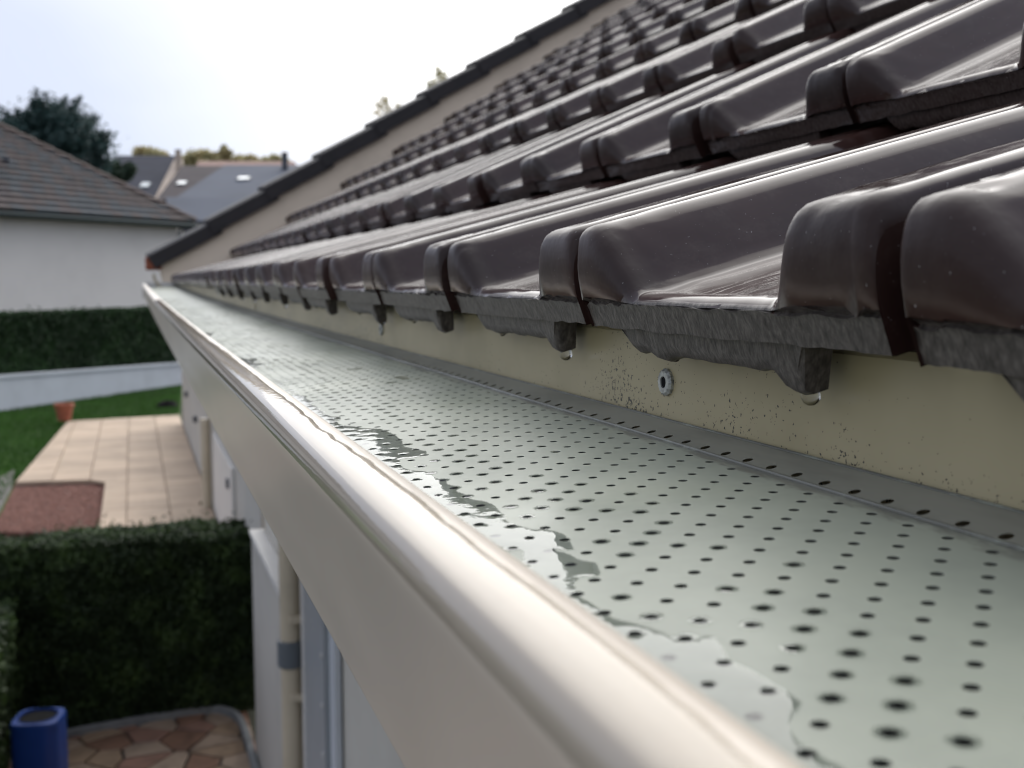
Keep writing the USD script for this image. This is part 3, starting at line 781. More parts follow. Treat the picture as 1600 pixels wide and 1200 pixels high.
def flange():
    Lf = math.hypot(XF1 - XF0, 0.07 * H)
    parts_v, parts_f, base = [], [], 0
    sides = 16
    ang = np.arange(sides) * 2 * np.pi / sides + np.pi / sides
    hole = np.c_[np.cos(ang), np.sin(ang)] * HOLE_R * 1.25
    hx, hy = Lf / 2, P / 2
    cx = 0.0042
    k = np.arange(sides); k1 = (k + 1) % sides
    for i in range(int((Y_END - 0.05 + 0.1) / P)):
        yc = -0.10 + i * P + 0.011
        poly = sbox(0, -hy, Lf, hy).difference(Polygon(hole + [cx, 0]))
        v2, f2 = trimesh.creation.triangulate_polygon(poly, engine='earcut')
        w2 = np.c_[hole + [cx, 0]]
        parts_v.append(np.c_[v2[:, 0], v2[:, 1] + yc, np.zeros(len(v2))]); parts_f.append(f2 + base); base += len(v2)
        parts_v.append(np.c_[w2[:, 0], w2[:, 1] + yc, np.zeros(sides)]); parts_v.append(np.c_[w2[:, 0], w2[:, 1] + yc, np.full(sides, -0.0002)])
        parts_f.append(np.vstack([np.c_[base + k, base + k1, base + sides + k1], np.c_[base + k, base + sides + k1, base + sides + k]])); base += 2 * sides
    V, F = np.vstack(parts_v), np.vstack(parts_f)
    s = V[:, 0] / Lf
    z = Z_G + 0.07 * H * (s) + V[:, 2] + bow(V[:, 1]) + 0.0006 * (1 - np.cos(0)) 
    z += (guard_z(np.full(len(V), XF0), V[:, 1]) - Z_G - bow(V[:, 1])) * (1 - s)
    return trimesh.Trimesh(np.c_[XF0 + (XF1 - XF0) * s, V[:, 1], z], F, process=False)


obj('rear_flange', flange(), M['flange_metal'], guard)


obj('fold_bead', tube([[XF0 - 0.0002, y, float(guard_z(XF0, y)) + 0.0001] for y in np.arange(-0.1, Y_END - 0.05, 0.05)], 0.0011, 8), M['guard_metal'], guard, smooth=60)
obj('flange_lip', tube([[XF1, y, float(Z_G + 0.07 * H + bow(y))] for y in np.arange(-0.1, Y_END - 0.05, 0.05)], 0.0007, 6), M['guard_metal'], guard, smooth=60)


# thin sheets of rain water on the guard: real films whose edge rounds down to the metal and round each hole
def puddles(x0, x1, y0, y1, res, seed, thr, tmax):
    xs, ys = np.arange(x0, x1, res), np.arange(y0, y1, res)
    X, Y = np.meshgrid(xs, ys, indexing='ij')
    q = np.stack([X * 30, Y * 16, np.full_like(X, seed)], -1)
    f = meshkit.fbm(q, 4, seed) - 0.5 + 0.12 * (meshkit.noise(q * 5, seed + 3) - 0.5)
    reach = np.interp(Y, [0.0, 0.16, 0.26, 0.33, 0.50, 0.60, 0.8, 1.2, 2.0, 4.3], [0.022, 0.038, 0.040, 0.048, 0.050, 0.042, 0.032, 0.028, 0.026, 0.026])
    mask = (X - x0) < np.minimum(reach + f * 0.075, 0.056 + 0.012 * (meshkit.noise(q * 3.1, seed + 7) - 0.5))
    mask |= (f > thr) & (Y > 0.7)
    gone = np.zeros_like(mask)
    gg = np.random.default_rng(seed)
    for hx_, hy_, r in guard_holes(y0 - P, y1 + P):
        i0, i1 = int((hx_ - 0.004 - x0) / res), int((hx_ + 0.004 - x0) / res) + 2
        j0, j1 = int((hy_ - 0.004 - y0) / res), int((hy_ + 0.004 - y0) / res) + 2
        i0, j0 = max(i0, 0), max(j0, 0)
        if i1 <= 0 or j1 <= 0 or i0 >= len(xs) or j0 >= len(ys):
            continue
        d = np.hypot(X[i0:i1, j0:j1] - hx_, Y[i0:i1, j0:j1] - hy_)
        if gg.random() > 0.22:
            gone[i0:i1, j0:j1] |= d < HOLE_R * 1.05
        # water clings in a ring round many holes
        if gg.random() < (0.55 if hx_ < x0 + 0.09 else 0.12):
            mask[i0:i1, j0:j1] |= d < HOLE_R * (1.3 + 0.3 * gg.random())
    mask &= ~gone
    mask[[0, -1], :] = False; mask[:, [0, -1]] = False
    sd = ndimage.distance_transform_edt(mask) * res
    h = tmax * (1 - np.exp(-sd / 0.0018))
    h = ndimage.gaussian_filter(h, 0.7) * mask
    Z = guard_z(X, Y) + 0.00012 + h
    cell = mask[:-1, :-1] | mask[1:, :-1] | mask[1:, 1:] | mask[:-1, 1:]
    idx = np.arange(X.size).reshape(X.shape)
    q4 = np.stack([idx[:-1, :-1], idx[1:, :-1], idx[1:, 1:], idx[:-1, 1:]], -1)[cell]
    usedv, inv = np.unique(q4, return_inverse=True); q4 = inv.reshape(q4.shape)
    V = np.stack([X.ravel()[usedv], Y.ravel()[usedv], Z.ravel()[usedv]], -1)
    V = V + 0
    ft = np.vstack([q4[:, [0, 1, 2]], q4[:, [0, 2, 3]]])
    return trimesh.Trimesh(V, ft, process=False)


def rim_film(seed):
    """Water lying on the gutter's broad rim, with an irregular inner shore."""
    prof = smooth_profile(front, 200)
    top = prof[(prof[:, 1] > Zc - 0.95 * H)]
    top = top[(top[:, 0] > 0.70 * H) & (top[:, 0] < 1.085 * H)]
    ys = np.arange(0.03, 3.2, 0.003)
    S, Yg = np.meshgrid(np.arange(len(top)), ys, indexing='ij')
    Xg, Zg = top[S, 0], top[S, 1]
    shore = 0.995 + 0.05 * (meshkit.fbm(np.stack([Yg * 9, 0 * Yg, 0 * Yg + seed], -1), 4, seed) - 0.5) + 0.02 * (meshkit.noise(np.stack([Yg * 60, 0 * Yg, 0 * Yg], -1), seed) - 0.5)
    edge0 = 0.70
    inside_ = (Xg / H < shore) & (Xg / H > edge0)
    sd = np.minimum((shore - Xg / H), (Xg / H - edge0) * 0.12) * H
    h_ = 0.0006 * (1 - np.exp(-np.clip(sd, 0, None) / 0.0015))
    V = np.stack([Xg, Yg, Zg + 0.00012 + h_ + bow(Yg)], -1).reshape(-1, 3)
    idx = np.arange(S.size).reshape(S.shape)
    cell = inside_[:-1, :-1] & inside_[1:, 1:]
    q4 = np.stack([idx[:-1, :-1], idx[1:, :-1], idx[1:, 1:], idx[:-1, 1:]], -1)[cell]
    u_, inv = np.unique(q4, return_inverse=True); q4 = inv.reshape(q4.shape)
    return trimesh.Trimesh(V[u_], np.vstack([q4[:, [0, 1, 2]], q4[:, [0, 2, 3]]]), process=False)


water_mesh = cat([puddles(X_G0 + 0.001, X_G0 + 0.11, 0.14, 0.80, 0.0005, 4, 0.36, 0.00007), puddles(X_G0 + 0.001, X_G0 + 0.14, 0.801, 4.2, 0.0015, 9, 0.33, 0.00009), rim_film(6)])
tag(obj('rain_water', water_mesh, M['film'], smooth=True), 'thin clear puddles of rain water on the perforated guard and the gutter rim', 'water', kind='stuff')


# drops hanging under the tile noses
drops = []
gd = np.random.default_rng(12)
th0 = math.atan(GT[0]); av0, cv0 = np.array([math.cos(th0), 0, math.sin(th0)]), np.array([-math.sin(th0), 0, math.cos(th0)])
for col in range(0, 14):
    for b_, c_, r_, odds in ((0.735 * W - 0.012, -0.0385, 0.0036, 0.8), (0.115 * W + 0.034, -0.0315, 0.0024, 0.7), (0.86 * W, -0.0165, 0.0016, 0.4)):
        if gd.random() > odds:
            continue
        r = r_ * gd.uniform(0.75, 1.05)
        p = np.array([GX[0], joint_y(col) - b_ + gd.uniform(-0.002, 0.002), GZ[0]]) + av0 * 0.010 + cv0 * c_ + np.array([0, 0, -0.55 * r])
        s_ = trimesh.creation.icosphere(3, r); s_.vertices[:, 2] = np.where(s_.vertices[:, 2] > 0, s_.vertices[:, 2] * 1.2, s_.vertices[:, 2])
        s_.apply_translation(p); drops.append(s_)
tag(obj('water_drop', cat(drops), M['water'], smooth=True), 'clear drops hanging from the tile edges above the gutter', 'water', kind='stuff')

# ---------------------------------------------------------------- downpipe, shutters and fittings on the house wall
Xp = 0.655


def pipe_at(u0, u1, X):
    p = on_plane((u0 + u1) / 2, 1000, 0, X)
    d = px(p)[2]
    return p, (u1 - u0) / 2 * d / FPX


pp, pr = pipe_at(438, 470, Xp)
downpipe = thing('downpipe', 'beige round downpipe with a grey collar on the house wall', 'downpipe', loc=(pp[0], pp[1], 0))
obj('pipe', tube([[0, 0, 0.0], [0, 0, 1.2], [0, 0, 2.55], [-0.10, -0.0, 2.72], [-0.36, 0, 2.86]], pr, 24), M['pipe'], downpipe, smooth=40)
zc0, zc1 = on_plane(450, 1040, 1, pp[1])[2], on_plane(450, 1000, 1, pp[1])[2]
col_prof = [(pr * 1.02, zc0 - 0.004), (pr * 1.22, zc0), (pr * 1.30, zc0 + 0.01), (pr * 1.30, zc1 - 0.008), (pr * 1.24, zc1), (pr * 1.02, zc1 + 0.003)]
cl = trimesh.creation.revolve(np.array(col_prof), sections=28)
obj('collar', cl, M['collar'], downpipe, smooth=40)
for vv in (962, 1083):
    zb = on_plane(470, vv, 1, pp[1])[2]
    obj('bracket', cat([bx(-0.01, X_WALL - pp[0], -pr - 0.02, -pr * 0.2, zb - 0.018, zb + 0.018, 0.004), bx(pr * 0.5, X_WALL - pp[0], -0.012, 0.012, zb - 0.012, zb + 0.012)]), M['pipe'], downpipe)

# projecting white meter cupboard beyond the downpipe
Xc = 0.655
c0, c1 = on_plane(399, 1000, 0, Xc), on_plane(441, 1000, 0, Xc)
zt = on_plane(420, 893, 0, Xc)[2]
cup = thing('wall_cupboard', 'tall pale cupboard against the house wall behind the downpipe', 'cupboard', loc=(Xc, (c0[1] + c1[1]) / 2, 0))
hl = abs(c0[1] - c1[1]) / 2 + 0.1
obj('body', bx(0, X_WALL - Xc - 0.002, -hl, hl, 0.0, zt, 0.004), M['render_white'], cup)
obj('lid', bx(-0.012, X_WALL - Xc - 0.002, -hl - 0.01, hl + 0.01, zt + 0.001, zt + 0.03, 0.003), M['white_paint'], cup)
vp = on_plane(390, 1108, 0, X_WALL)
obj('vent', bx(X_WALL - 0.014, X_WALL - 0.002, vp[1] - 0.22, vp[1] + 0.22, vp[2] - 0.11, vp[2] + 0.11, 0.003), M['dark'], house)

# grey-blue shutter next to the downpipe
Xs = 0.70
s0, s1 = on_plane(477, 1100, 0, Xs), on_plane(507, 1100, 0, Xs)
shut = thing('shutter', 'grey blue folding shutter leaf beside the downpipe', 'shutter', loc=(Xs, (s0[1] + s1[1]) / 2, 0))
hw = abs(s0[1] - s1[1]) / 2
z_lo = 0.45
obj('panel', bx(0, 0.028, -hw, hw, z_lo, 2.45, 0.003), M['shutter'], shut)
obj('edge_strip', bx(-0.006, 0.030, hw + 0.002, hw + 0.06, z_lo, 2.45, 0.003), M['white_paint'], shut)
for k, zz in enumerate(np.linspace(z_lo + 0.15, 2.3, 9)):
    obj('rivet', bx(-0.010, -0.0005, hw - 0.035, hw - 0.018, zz - 0.009, zz + 0.009, 0.002), M['white_paint'], shut)
    obj('rivet', bx(-0.010, -0.0005, -hw + 0.018, -hw + 0.035, zz - 0.009, zz + 0.009, 0.002), M['white_paint'], shut)
s2, s3 = on_plane(516, 1100, 0, Xs), on_plane(523, 1100, 0, Xs)
sh2 = thing('shutter', 'narrow pale shutter leaf between two dark gaps, close under the gutter', 'shutter', loc=(Xs, (s2[1] + s3[1]) / 2, 0))
hw2 = abs(s2[1] - s3[1]) / 2
obj('panel', bx(0, 0.028, -hw2, hw2, z_lo, 2.45, 0.003), M['shutter_light'], sh2)
g0, g1 = on_plane(507, 1100, 0, X_WALL), on_plane(531, 1100, 0, X_WALL)
win = thing('window', 'dark window recess seen as slits between shutter leaves', 'window', loc=(X_WALL, (g0[1] + g1[1]) / 2, 0))
gw = abs(g0[1] - g1[1]) / 2 + 0.05
obj('frame', bx(-0.012, -0.003, -gw - 0.03, gw + 0.03, z_lo + 0.02, 2.47, 0.002), M['frame_dark'], win)
obj('pane', bx(-0.016, -0.0125, -gw, gw, z_lo + 0.06, 2.43), M['skylight'], win)

# ---------------------------------------------------------------- behind the gable: annex wall along the terrace
ax0, ax1 = Y_END + 0.21, 18.6
annex = thing('annex_wall', 'low cream annex wall with shutter stops along the terrace', 'wall', loc=(X_WALL, ax0, 0))
zA = 1.62
obj('wall', bx(0, 0.22, 0, ax1 - ax0, 0.3, zA), M['render_white'], annex)
obj('coping', bx(-0.02, 0.24, 0.001, ax1 - ax0 + 0.02, zA + 0.001, zA + 0.05, 0.005), M['white_paint'], annex)
q0, q1 = on_plane(316, 740, 0, X_WALL - 0.06), on_plane(330, 740, 0, X_WALL - 0.06)
obj('post', tube([[-0.06, (q0[1] + q1[1]) / 2 - ax0, 0.3], [-0.06, (q0[1] + q1[1]) / 2 - ax0, zA - 0.05]], abs(14) / 2 * px(q0)[2] / FPX, 16), M['pipe'], annex, smooth=40)
r0, r1 = on_plane(334, 760, 0, X_WALL - 0.03), on_plane(362, 760, 0, X_WALL - 0.03)
obj('shutter_leaf', bx(-0.03, -0.002, r1[1] - ax0, r0[1] - ax0, 0.75, zA - 0.12, 0.003), M['white_paint'], annex)
for (u, v) in ((290, 616), (304, 655), (357, 755)):
    p = on_plane(u, v, 0, X_WALL - 0.03)
    obj('shutter_stop', bx(-0.05, -0.001, p[1] - ax0 - 0.05, p[1] - ax0 + 0.05, p[2] - 0.04, p[2] + 0.04, 0.006), M['frame_dark'], annex)

# ---------------------------------------------------------------- terrace of sand-coloured slabs
def ground_pt(u, v, z):
    return on_plane(u, v, 2, z)[:2]


A_, B_, C_, D_, E_ = (ground_pt(*q, Z_PATIO) for q in ((106, 658), (279, 648), (332, 822), (165, 748), (24, 753)))
terrace_poly = Polygon([A_, (X_WALL - 0.01, B_[1]), (X_WALL - 0.01, 8.2), (D_[0], 8.2), D_, E_]).buffer(0)
terrace = thing('terrace', kind='structure')
obj('bed', prism(np.array(terrace_poly.buffer(-0.01).exterior.coords)[:-1], 0.16, Z_PATIO - 0.19), M['joint'], terrace)
cell = 0.42
gx = np.arange(X_WALL - 0.012 - cell * 14, X_WALL, cell)
for ix, x in enumerate(gx):
    for iy, y in enumerate(np.arange(8.0, 20.5, cell)):
        sq = sbox(x + 0.004, y + 0.004, x + cell - 0.004, y + cell - 0.004).intersection(terrace_poly)
        if sq.is_empty or sq.area < 0.01 or sq.geom_type != 'Polygon':
            continue
        obj('slab', prism(np.array(sq.exterior.coords)[:-1], 0.03, Z_PATIO - 0.032 + rng.uniform(0, 0.004), 0.004), M['slab'][rng.integers(3)], terrace)

# red gravel bed cut into the terrace, and the grey path to its left
g_a, g_b, g_c, g_d = (ground_pt(*q, Z_PATIO - 0.06) for q in ((24, 756), (164, 751), (160, 830), (-12, 830)))
gp = Polygon([g_a, g_b, g_c, g_d])
obj_bed = obj('gravel_bed', prism(np.array(gp.exterior.coords)[:-1], 0.1, Z_PATIO - 0.17), M['gravel'][0]); tag(obj_bed, kind='structure')
pts = []
mnx, mny, mxx, mxy = gp.bounds
gg = np.random.default_rng(3)
cand = np.c_[gg.uniform(mnx, mxx, 5000), gg.uniform(mny, mxy, 5000)]
chip = trimesh.creation.icosahedron()
chips = []
for (x, y) in cand:
    if gp.contains(Point(x, y)):
        s = chip.copy(); s.apply_scale(gg.uniform(0.008, 0.02, 3)); s.apply_transform(trimesh.transformations.random_rotation_matrix(gg.random(3))); s.apply_translation([x, y, Z_PATIO - 0.068]); chips.append(s)
tag(obj('gravel', cat(chips), M['gravel'][1]), 'reddish brown gravel filling the bed cut into the terrace', 'gravel', kind='stuff')
p_a, p_b, p_c, p_d = (ground_pt(*q, Z_PATIO - 0.05) for q in ((22, 733), (18, 760), (-20, 832), (-60, 780)))
tag(obj('path', prism([p_a, p_b, p_c, p_d], 0.14, Z_PATIO - 0.19), M['asphalt']), kind='structure')

# lawn
lawn_poly = Polygon([ground_pt(-420, 800, 0.6), ground_pt(-300, 640, 0.6), ground_pt(0, 641, 0.6), ground_pt(285, 600, 0.6), (X_WALL - 0.02, 19.5), (X_WALL - 0.02, B_[1]), A_, E_, ground_pt(-20, 835, 0.6)]).buffer(0)
lawn = thing('lawn', kind='structure')
lv = prism(np.array((lawn_poly if lawn_poly.geom_type == 'Polygon' else max(lawn_poly.geoms, key=lambda g: g.area)).exterior.coords)[:-1], 0.2, 0.37)
obj('turf', lv, M['soil'], lawn)
gl = np.random.default_rng(21)
minx, miny, maxx, maxy = lawn_poly.bounds
cand = np.c_[gl.uniform(minx, maxx, 120000), gl.uniform(miny, maxy, 120000)]
uu, vv_, dd = px(np.c_[cand, np.full(len(cand), 0.6)])
cand = cand[(uu > -250) & (uu < 420) & (vv_ < 900)]
import shapely
inside = shapely.contains_xy(lawn_poly.buffer(-0.02).difference(terrace_poly.buffer(0.03)).difference(gp.buffer(0.05)), cand[:, 0], cand[:, 1])
cand = cand[inside]
n = len(cand)
base = np.c_[cand, np.full(n, 0.57)]
lean = np.c_[gl.normal(0, 0.02, (n, 2)), gl.uniform(0.03, 0.065, n)]
wd = gl.normal(0, 1, (n, 3)); wd[:, 2] = 0; wd /= np.linalg.norm(wd, axis=1, keepdims=True)
bw = gl.uniform(0.006, 0.014, (n, 1))
Vg = np.stack([base - wd * bw, base + wd * bw, base + lean], 1).reshape(-1, 3)
tag(obj('grass', trimesh.Trimesh(Vg, np.arange(3 * n).reshape(-1, 3), process=False), M['grass']), 'short bright green lawn grass beyond the terrace', 'grass', kind='stuff')

# terracotta pot and a dark clump on the lawn
pc = on_plane(101, 657, 2, Z_PATIO)
pd = px(pc)[2]
rr = 14.0 * pd / FPX
hh = 27.0 * pd / FPX
pot = thing('flower_pot', 'empty terracotta flower pot at the far corner of the terrace', 'flower pot', loc=(pc[0], pc[1], Z_PATIO))
obj('body', trimesh.creation.revolve(np.array([(0.0, 0.002), (rr * 0.68, 0.002), (rr * 0.95, hh * 0.8), (rr * 0.97, hh * 0.8), (rr * 0.86, hh * 0.8), (rr * 0.6, hh * 0.3), (0, hh * 0.3)]), sections=24), M['terracotta'], pot, smooth=40)
obj('rim', trimesh.creation.revolve(np.array([(rr * 0.86, hh * 0.80), (rr * 1.06, hh * 0.80), (rr * 1.08, hh * 0.98), (rr * 1.02, hh), (rr * 0.9, hh), (rr * 0.86, hh * 0.80)]), sections=24), M['terracotta'], pot, smooth=40)
obj('soil', trimesh.creation.cylinder(rr * 0.85, 0.02, sections=20, transform=trimesh.transformations.translation_matrix([0, 0, hh * 0.85])), M['mortar'], pot)
kc = on_plane(262, 634, 2, 0.6)
kr = 17 * px(kc)[2] / FPX
gk = np.random.default_rng(5)
dirs = gk.normal(0, 1, (1600, 3)); dirs[:, 2] = np.abs(dirs[:, 2]); dirs /= np.linalg.norm(dirs, axis=1, keepdims=True)
plant = thing('low_plant', 'low dark purple plant on the lawn by the annex wall', 'plant', loc=(kc[0], kc[1], 0.57))
dark_leaf = foliage('purple_leaves', (0.015, 0.012, 0.014), (0.03, 0.02, 0.024), (0.05, 0.035, 0.035), 5)
obj('foliage', leaves(dirs * [kr, kr, kr * 0.55] * gk.uniform(0.5, 1, (1600, 1)), dirs, 0.05, 5), dark_leaf, plant)
obj('stem', tube([[0, 0, 0], [0.02, 0, kr * 0.3]], 0.015, 6), M['bark'], plant)

# ---------------------------------------------------------------- near hedge, paving, kerb, barrel
hA, hB = on_plane(372, 1112, 2, 0.0), on_plane(95, 1146, 2, 0.0)
dirh = (hB - hA)[:2] / np.linalg.norm((hB - hA)[:2]); nrm = np.array([-dirh[1], dirh[0]]); nrm = nrm if nrm[1] > 0 else -nrm


def hedge(name, start, direction, normal, length, depth, z0, z1, count, leaf, seed, label, material, group=None, wob=0.09):
    g = np.random.default_rng(seed)
    h = thing(name, label, 'hedge', group, loc=(start[0], start[1], z0))
    hgt = z1 - z0
    areas = np.array([length * hgt, length * depth, depth * hgt, depth * hgt, length * hgt * 0.4]); pick = g.choice(5, count, p=areas / areas.sum())
    a, b, c = g.uniform(0, length, count), g.uniform(0, depth, count), g.uniform(0, hgt, count) ** 1.0
    b = np.where(pick == 0, 0, np.where(pick == 4, depth, b)); c = np.where(pick == 1, hgt, c); a = np.where(pick == 2, 0, np.where(pick == 3, length, a))
    N = np.zeros((count, 3))
    N[pick == 0] = [*(-normal), 0]; N[pick == 1] = [0, 0, 1]; N[pick == 2] = [*(-direction), 0]; N[pick == 3] = [*direction, 0]; N[pick == 4] = [*normal, 0]
    P3 = np.c_[a[:, None] * direction + b[:, None] * normal, c]
    lump = (meshkit.fbm(P3 * 2.6 + seed, 4, seed) - 0.5) * 2 * wob
    P3 += N * (lump + g.uniform(-0.05, 0.015, count))[:, None]
    shoot = (pick == 1) & (g.random(count) < 0.10)
    P3[shoot, 2] += g.exponential(0.022, shoot.sum())
    # rounded top edges
    edge = np.clip((c - (hgt - 0.10)) / 0.10, 0, 1) ** 2 * 0.05
    P3[pick == 0, :2] += (normal * edge[pick == 0][:, None])
    obj('foliage', leaves(P3, N, leaf, seed, 1.7, 0.7), material, h)
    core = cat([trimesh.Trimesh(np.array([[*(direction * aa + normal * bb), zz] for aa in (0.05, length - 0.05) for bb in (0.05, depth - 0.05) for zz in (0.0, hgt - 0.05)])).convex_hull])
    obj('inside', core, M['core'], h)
    return h


z_top = at(372, 838, px(hA)[2])[2]
hedge('clipped_hedge', hA[:2] - dirh * 0.14, dirh, nrm, 3.4, 0.60, 0.0, z_top + 0.02, 90000, 0.022, 11, 'dark clipped hedge between the flagstones and the terrace', M['hedge'])
# a second hedge at the left edge of the flagstones
lh = on_plane(17, 1150, 2, 0.3)
hedge('side_hedge', np.array([lh[0] - 0.55, lh[1] - 1.6]), np.array([0, 1.0]), np.array([1.0, 0]), 2.3, 0.55, 0.0, 0.95, 16000, 0.03, 13, 'green hedge just entering the frame left of the blue barrel', M['hedge'])

paving = thing('paving', kind='structure')
pv_poly = Polygon([hA[:2] + [0.36, 0.06], hB[:2] + dirh * 1.5, hB[:2] + dirh * 1.5 - nrm * 3.2, [X_WALL - 0.02, hA[1] - 3.2], [X_WALL - 0.02, hA[1]]]).buffer(0).intersection(sbox(-4, 3, X_WALL - 0.06, 9))
obj('mortar_bed', prism(np.array(pv_poly.exterior.coords)[:-1], 0.06, -0.075), M['mortar'], paving)
gs = np.random.default_rng(17)
mnx, mny, mxx, mxy = pv_poly.bounds
seeds = []
while len(seeds) < 330:
    q = gs.uniform([mnx - .3, mny - .3], [mxx + .3, mxy + .3])
    if all((q[0] - s[0]) ** 2 + (q[1] - s[1]) ** 2 > 0.017 for s in seeds[-330:]):
        seeds.append(q)
    if gs.random() < 0.0005:
        break
seeds = np.array(seeds)
vor = Voronoi(np.vstack([seeds, [[-50, -50], [50, -50], [50, 50], [-50, 50]]]))
for i in range(len(seeds)):
    reg = vor.regions[vor.point_region[i]]
    if -1 in reg or not reg:
        continue
    poly = Polygon(vor.vertices[reg]).intersection(pv_poly).buffer(-0.009).simplify(0.008)
    if poly.is_empty or poly.geom_type != 'Polygon' or poly.area < 0.002:
        continue
    obj('flagstone', prism(np.array(poly.exterior.coords)[:-1], 0.022 + gs.uniform(0, 0.006), -0.02, 0.005), M['stone'][gs.integers(4)], paving)

kz = 0.05
kp = [on_plane(u, v, 2, kz) for u, v in ((60, 1148), (105, 1140), (180, 1126), (260, 1112), (325, 1103), (352, 1105), (370, 1114), (384, 1140), (400, 1200), (420, 1290))]
kp = np.array(kp)
kk = np.linspace(0, len(kp) - 1, 60)
from scipy.interpolate import CubicSpline
kpt = CubicSpline(np.arange(len(kp)), kp[:, :2])(kk)
tt = np.gradient(kpt, axis=0); tt /= np.linalg.norm(tt, axis=1, keepdims=True); nn_ = np.c_[-tt[:, 1], tt[:, 0]]
L_, R_ = kpt - nn_ * 0.022, kpt + nn_ * 0.022
ring = np.stack([np.c_[L_, np.full(60, -0.05)], np.c_[L_, np.full(60, kz - 0.006)], np.c_[L_ + nn_ * 0.006, np.full(60, kz)], np.c_[R_ - nn_ * 0.006, np.full(60, kz)], np.c_[R_, np.full(60, kz - 0.006)], np.c_[R_, np.full(60, -0.05)]], 1)
idx = np.arange(360).reshape(60, 6)
q = np.stack([idx[:-1, :-1], idx[1:, :-1], idx[1:, 1:], idx[:-1, 1:]], -1).reshape(-1, 4)
kerb_mesh = trimesh.Trimesh(ring.reshape(-1, 3), np.vstack([q[:, [0, 1, 2]], q[:, [0, 2, 3]]]), process=False); kerb_mesh.fix_normals()
tag(obj('kerb', kerb_mesh, M['kerb'], smooth=30), kind='structure')

# blue barrel: a plastic drum with rounded square body and a big dark opening in its flat top
bd = 6.1
bc = at(60, 1119, bd); bz = bc[2]
br = 36.0 * bd / FPX
barrel = thing('barrel', 'blue plastic barrel with a dark round opening in front of the hedge', 'barrel', loc=(bc[0], bc[1], 0), rz=-12)


def squircle(r, n=48, e=5.0):
    a = np.linspace(0, 2 * np.pi, n, endpoint=False)
    k = (np.abs(np.cos(a)) ** e + np.abs(np.sin(a)) ** e) ** (-1 / e)
    return np.c_[np.cos(a) * k * r, np.sin(a) * k * r]


sq = squircle(br)
hole = squircle(br * 0.80, 48, 2.2)
lay = [(sq * 0.93, 0.0), (sq * 0.99, 0.012), (sq, 0.03), (sq, bz * 0.5), (sq * 1.012, bz * 0.52), (sq * 1.012, bz * 0.56), (sq, bz * 0.58), (sq, bz - 0.025), (sq * 0.985, bz - 0.006), (sq * 0.95, bz), (hole * 1.04, bz + 0.001), (hole * 1.02, bz + 0.008), (hole, bz + 0.008), (hole * 0.99, bz - 0.02), (hole * 0.99, bz * 0.42)]
Vb = np.vstack([np.c_[p_, np.full(48, z)] for p_, z in lay])
idx = np.arange(len(lay) * 48).reshape(-1, 48)
q = np.stack([idx[:-1], idx[1:], np.roll(idx[1:], -1, 1), np.roll(idx[:-1], -1, 1)], -1).reshape(-1, 4)
bm = trimesh.Trimesh(Vb, np.vstack([q[:, [0, 2, 1]], q[:, [0, 3, 2]]]), process=False); bm.fix_normals()
obj('body', bm, M['barrel'], barrel, smooth=35)
obj('dark_water', trimesh.creation.cylinder(br * 0.79, 0.01, sections=32, transform=trimesh.transformations.translation_matrix([0, 0, bz - 0.012])), M['dark'], barrel)  # black disc just under the rim stands in for the shaded inside

# ---------------------------------------------------------------- low garden wall, far hedge, neighbour's house
def gline(u, v, z):
    return on_plane(u, v, 2, z)


wl, wr = gline(0, 643, 0.56), gline(276, 604, 0.56)
wdir = (wr - wl)[:2]; wlen = np.linalg.norm(wdir); wdir /= wlen; wn = np.array([-wdir[1], wdir[0]]); wn = wn if wn[1] > 0 else -wn
zwl, zwr = at(0, 587, px(wl)[2])[2], at(276, 567, px(wr)[2])[2]
gw_ = thing('garden_wall', 'low pale blue grey garden wall under the far hedge', 'wall', loc=(wl[0], wl[1], 0))
s_, e_ = -wdir * 6.0, wdir * (wlen + 2.5)
zs, ze = zwl + (zwl - zwr) * 6.0 / wlen, zwr - (zwl - zwr) * 2.5 / wlen
V = []
for (p_, zt_) in ((s_, zs), (e_, ze)):
    for off in (0, 0.22):
        for z in (0.35, zt_ - 0.05):
            V.append([*(p_ + wn * off), z])
obj('wall', trimesh.convex.convex_hull(np.array(V)), M['garden_wall'], gw_)
V = []
for (p_, zt_) in ((s_, zs), (e_, ze)):
    for off in (-0.025, 0.245):
        for z in (zt_ - 0.049, zt_):
            V.append([*(p_ + wn * off), z])
obj('coping', trimesh.convex.convex_hull(np.array(V)), M['garden_wall'], gw_)
dl = px(np.array([wl[0], wl[1], 1.0]))[2]
zh = at(0, 487, dl + 0.6)[2]
zh2 = at(240, 484, px(wr)[2] + 0.6)[2]
hedge('far_hedge', wl[:2] - wdir * 5 + wn * 0.25, wdir, wn, wlen + 7.5, 0.9, 0.5, (zh + zh2) / 2, 60000, 0.05, 19, 'clipped green hedge behind the low wall at the left', M['hedge_far'], wob=0.05)

# the neighbour's house
nd_l, nd_r = 31.0, 31.0 * 112 / 92 * 0.98
eL, eR = at(-260, 318, 31.0 * 112 / 118), at(300, 346, nd_r)
zE = (eL[2] + eR[2]) / 2
wL, wR = at(0, 330, nd_l), at(275, 345, nd_r)
nd = (wR - wL)[:2]; nd /= np.linalg.norm(nd); nn2 = np.array([-nd[1], nd[0]]); nn2 = nn2 if nn2[1] > 0 else -nn2
neigh = thing('neighbour_house', 'white rendered neighbour house with hipped mottled tile roof at the left edge', 'house')
zEave = wL[2]
corner = wR[:2]
a0 = corner - nd * 13.0
body = trimesh.convex.convex_hull(np.array([[*(p_ + o_), z] for p_ in (corner, a0) for o_ in (nn2 * 0, nn2 * 8.5) for z in (0.4, zEave)]))
obj('wall', body, M['neigh_wall'], neigh)
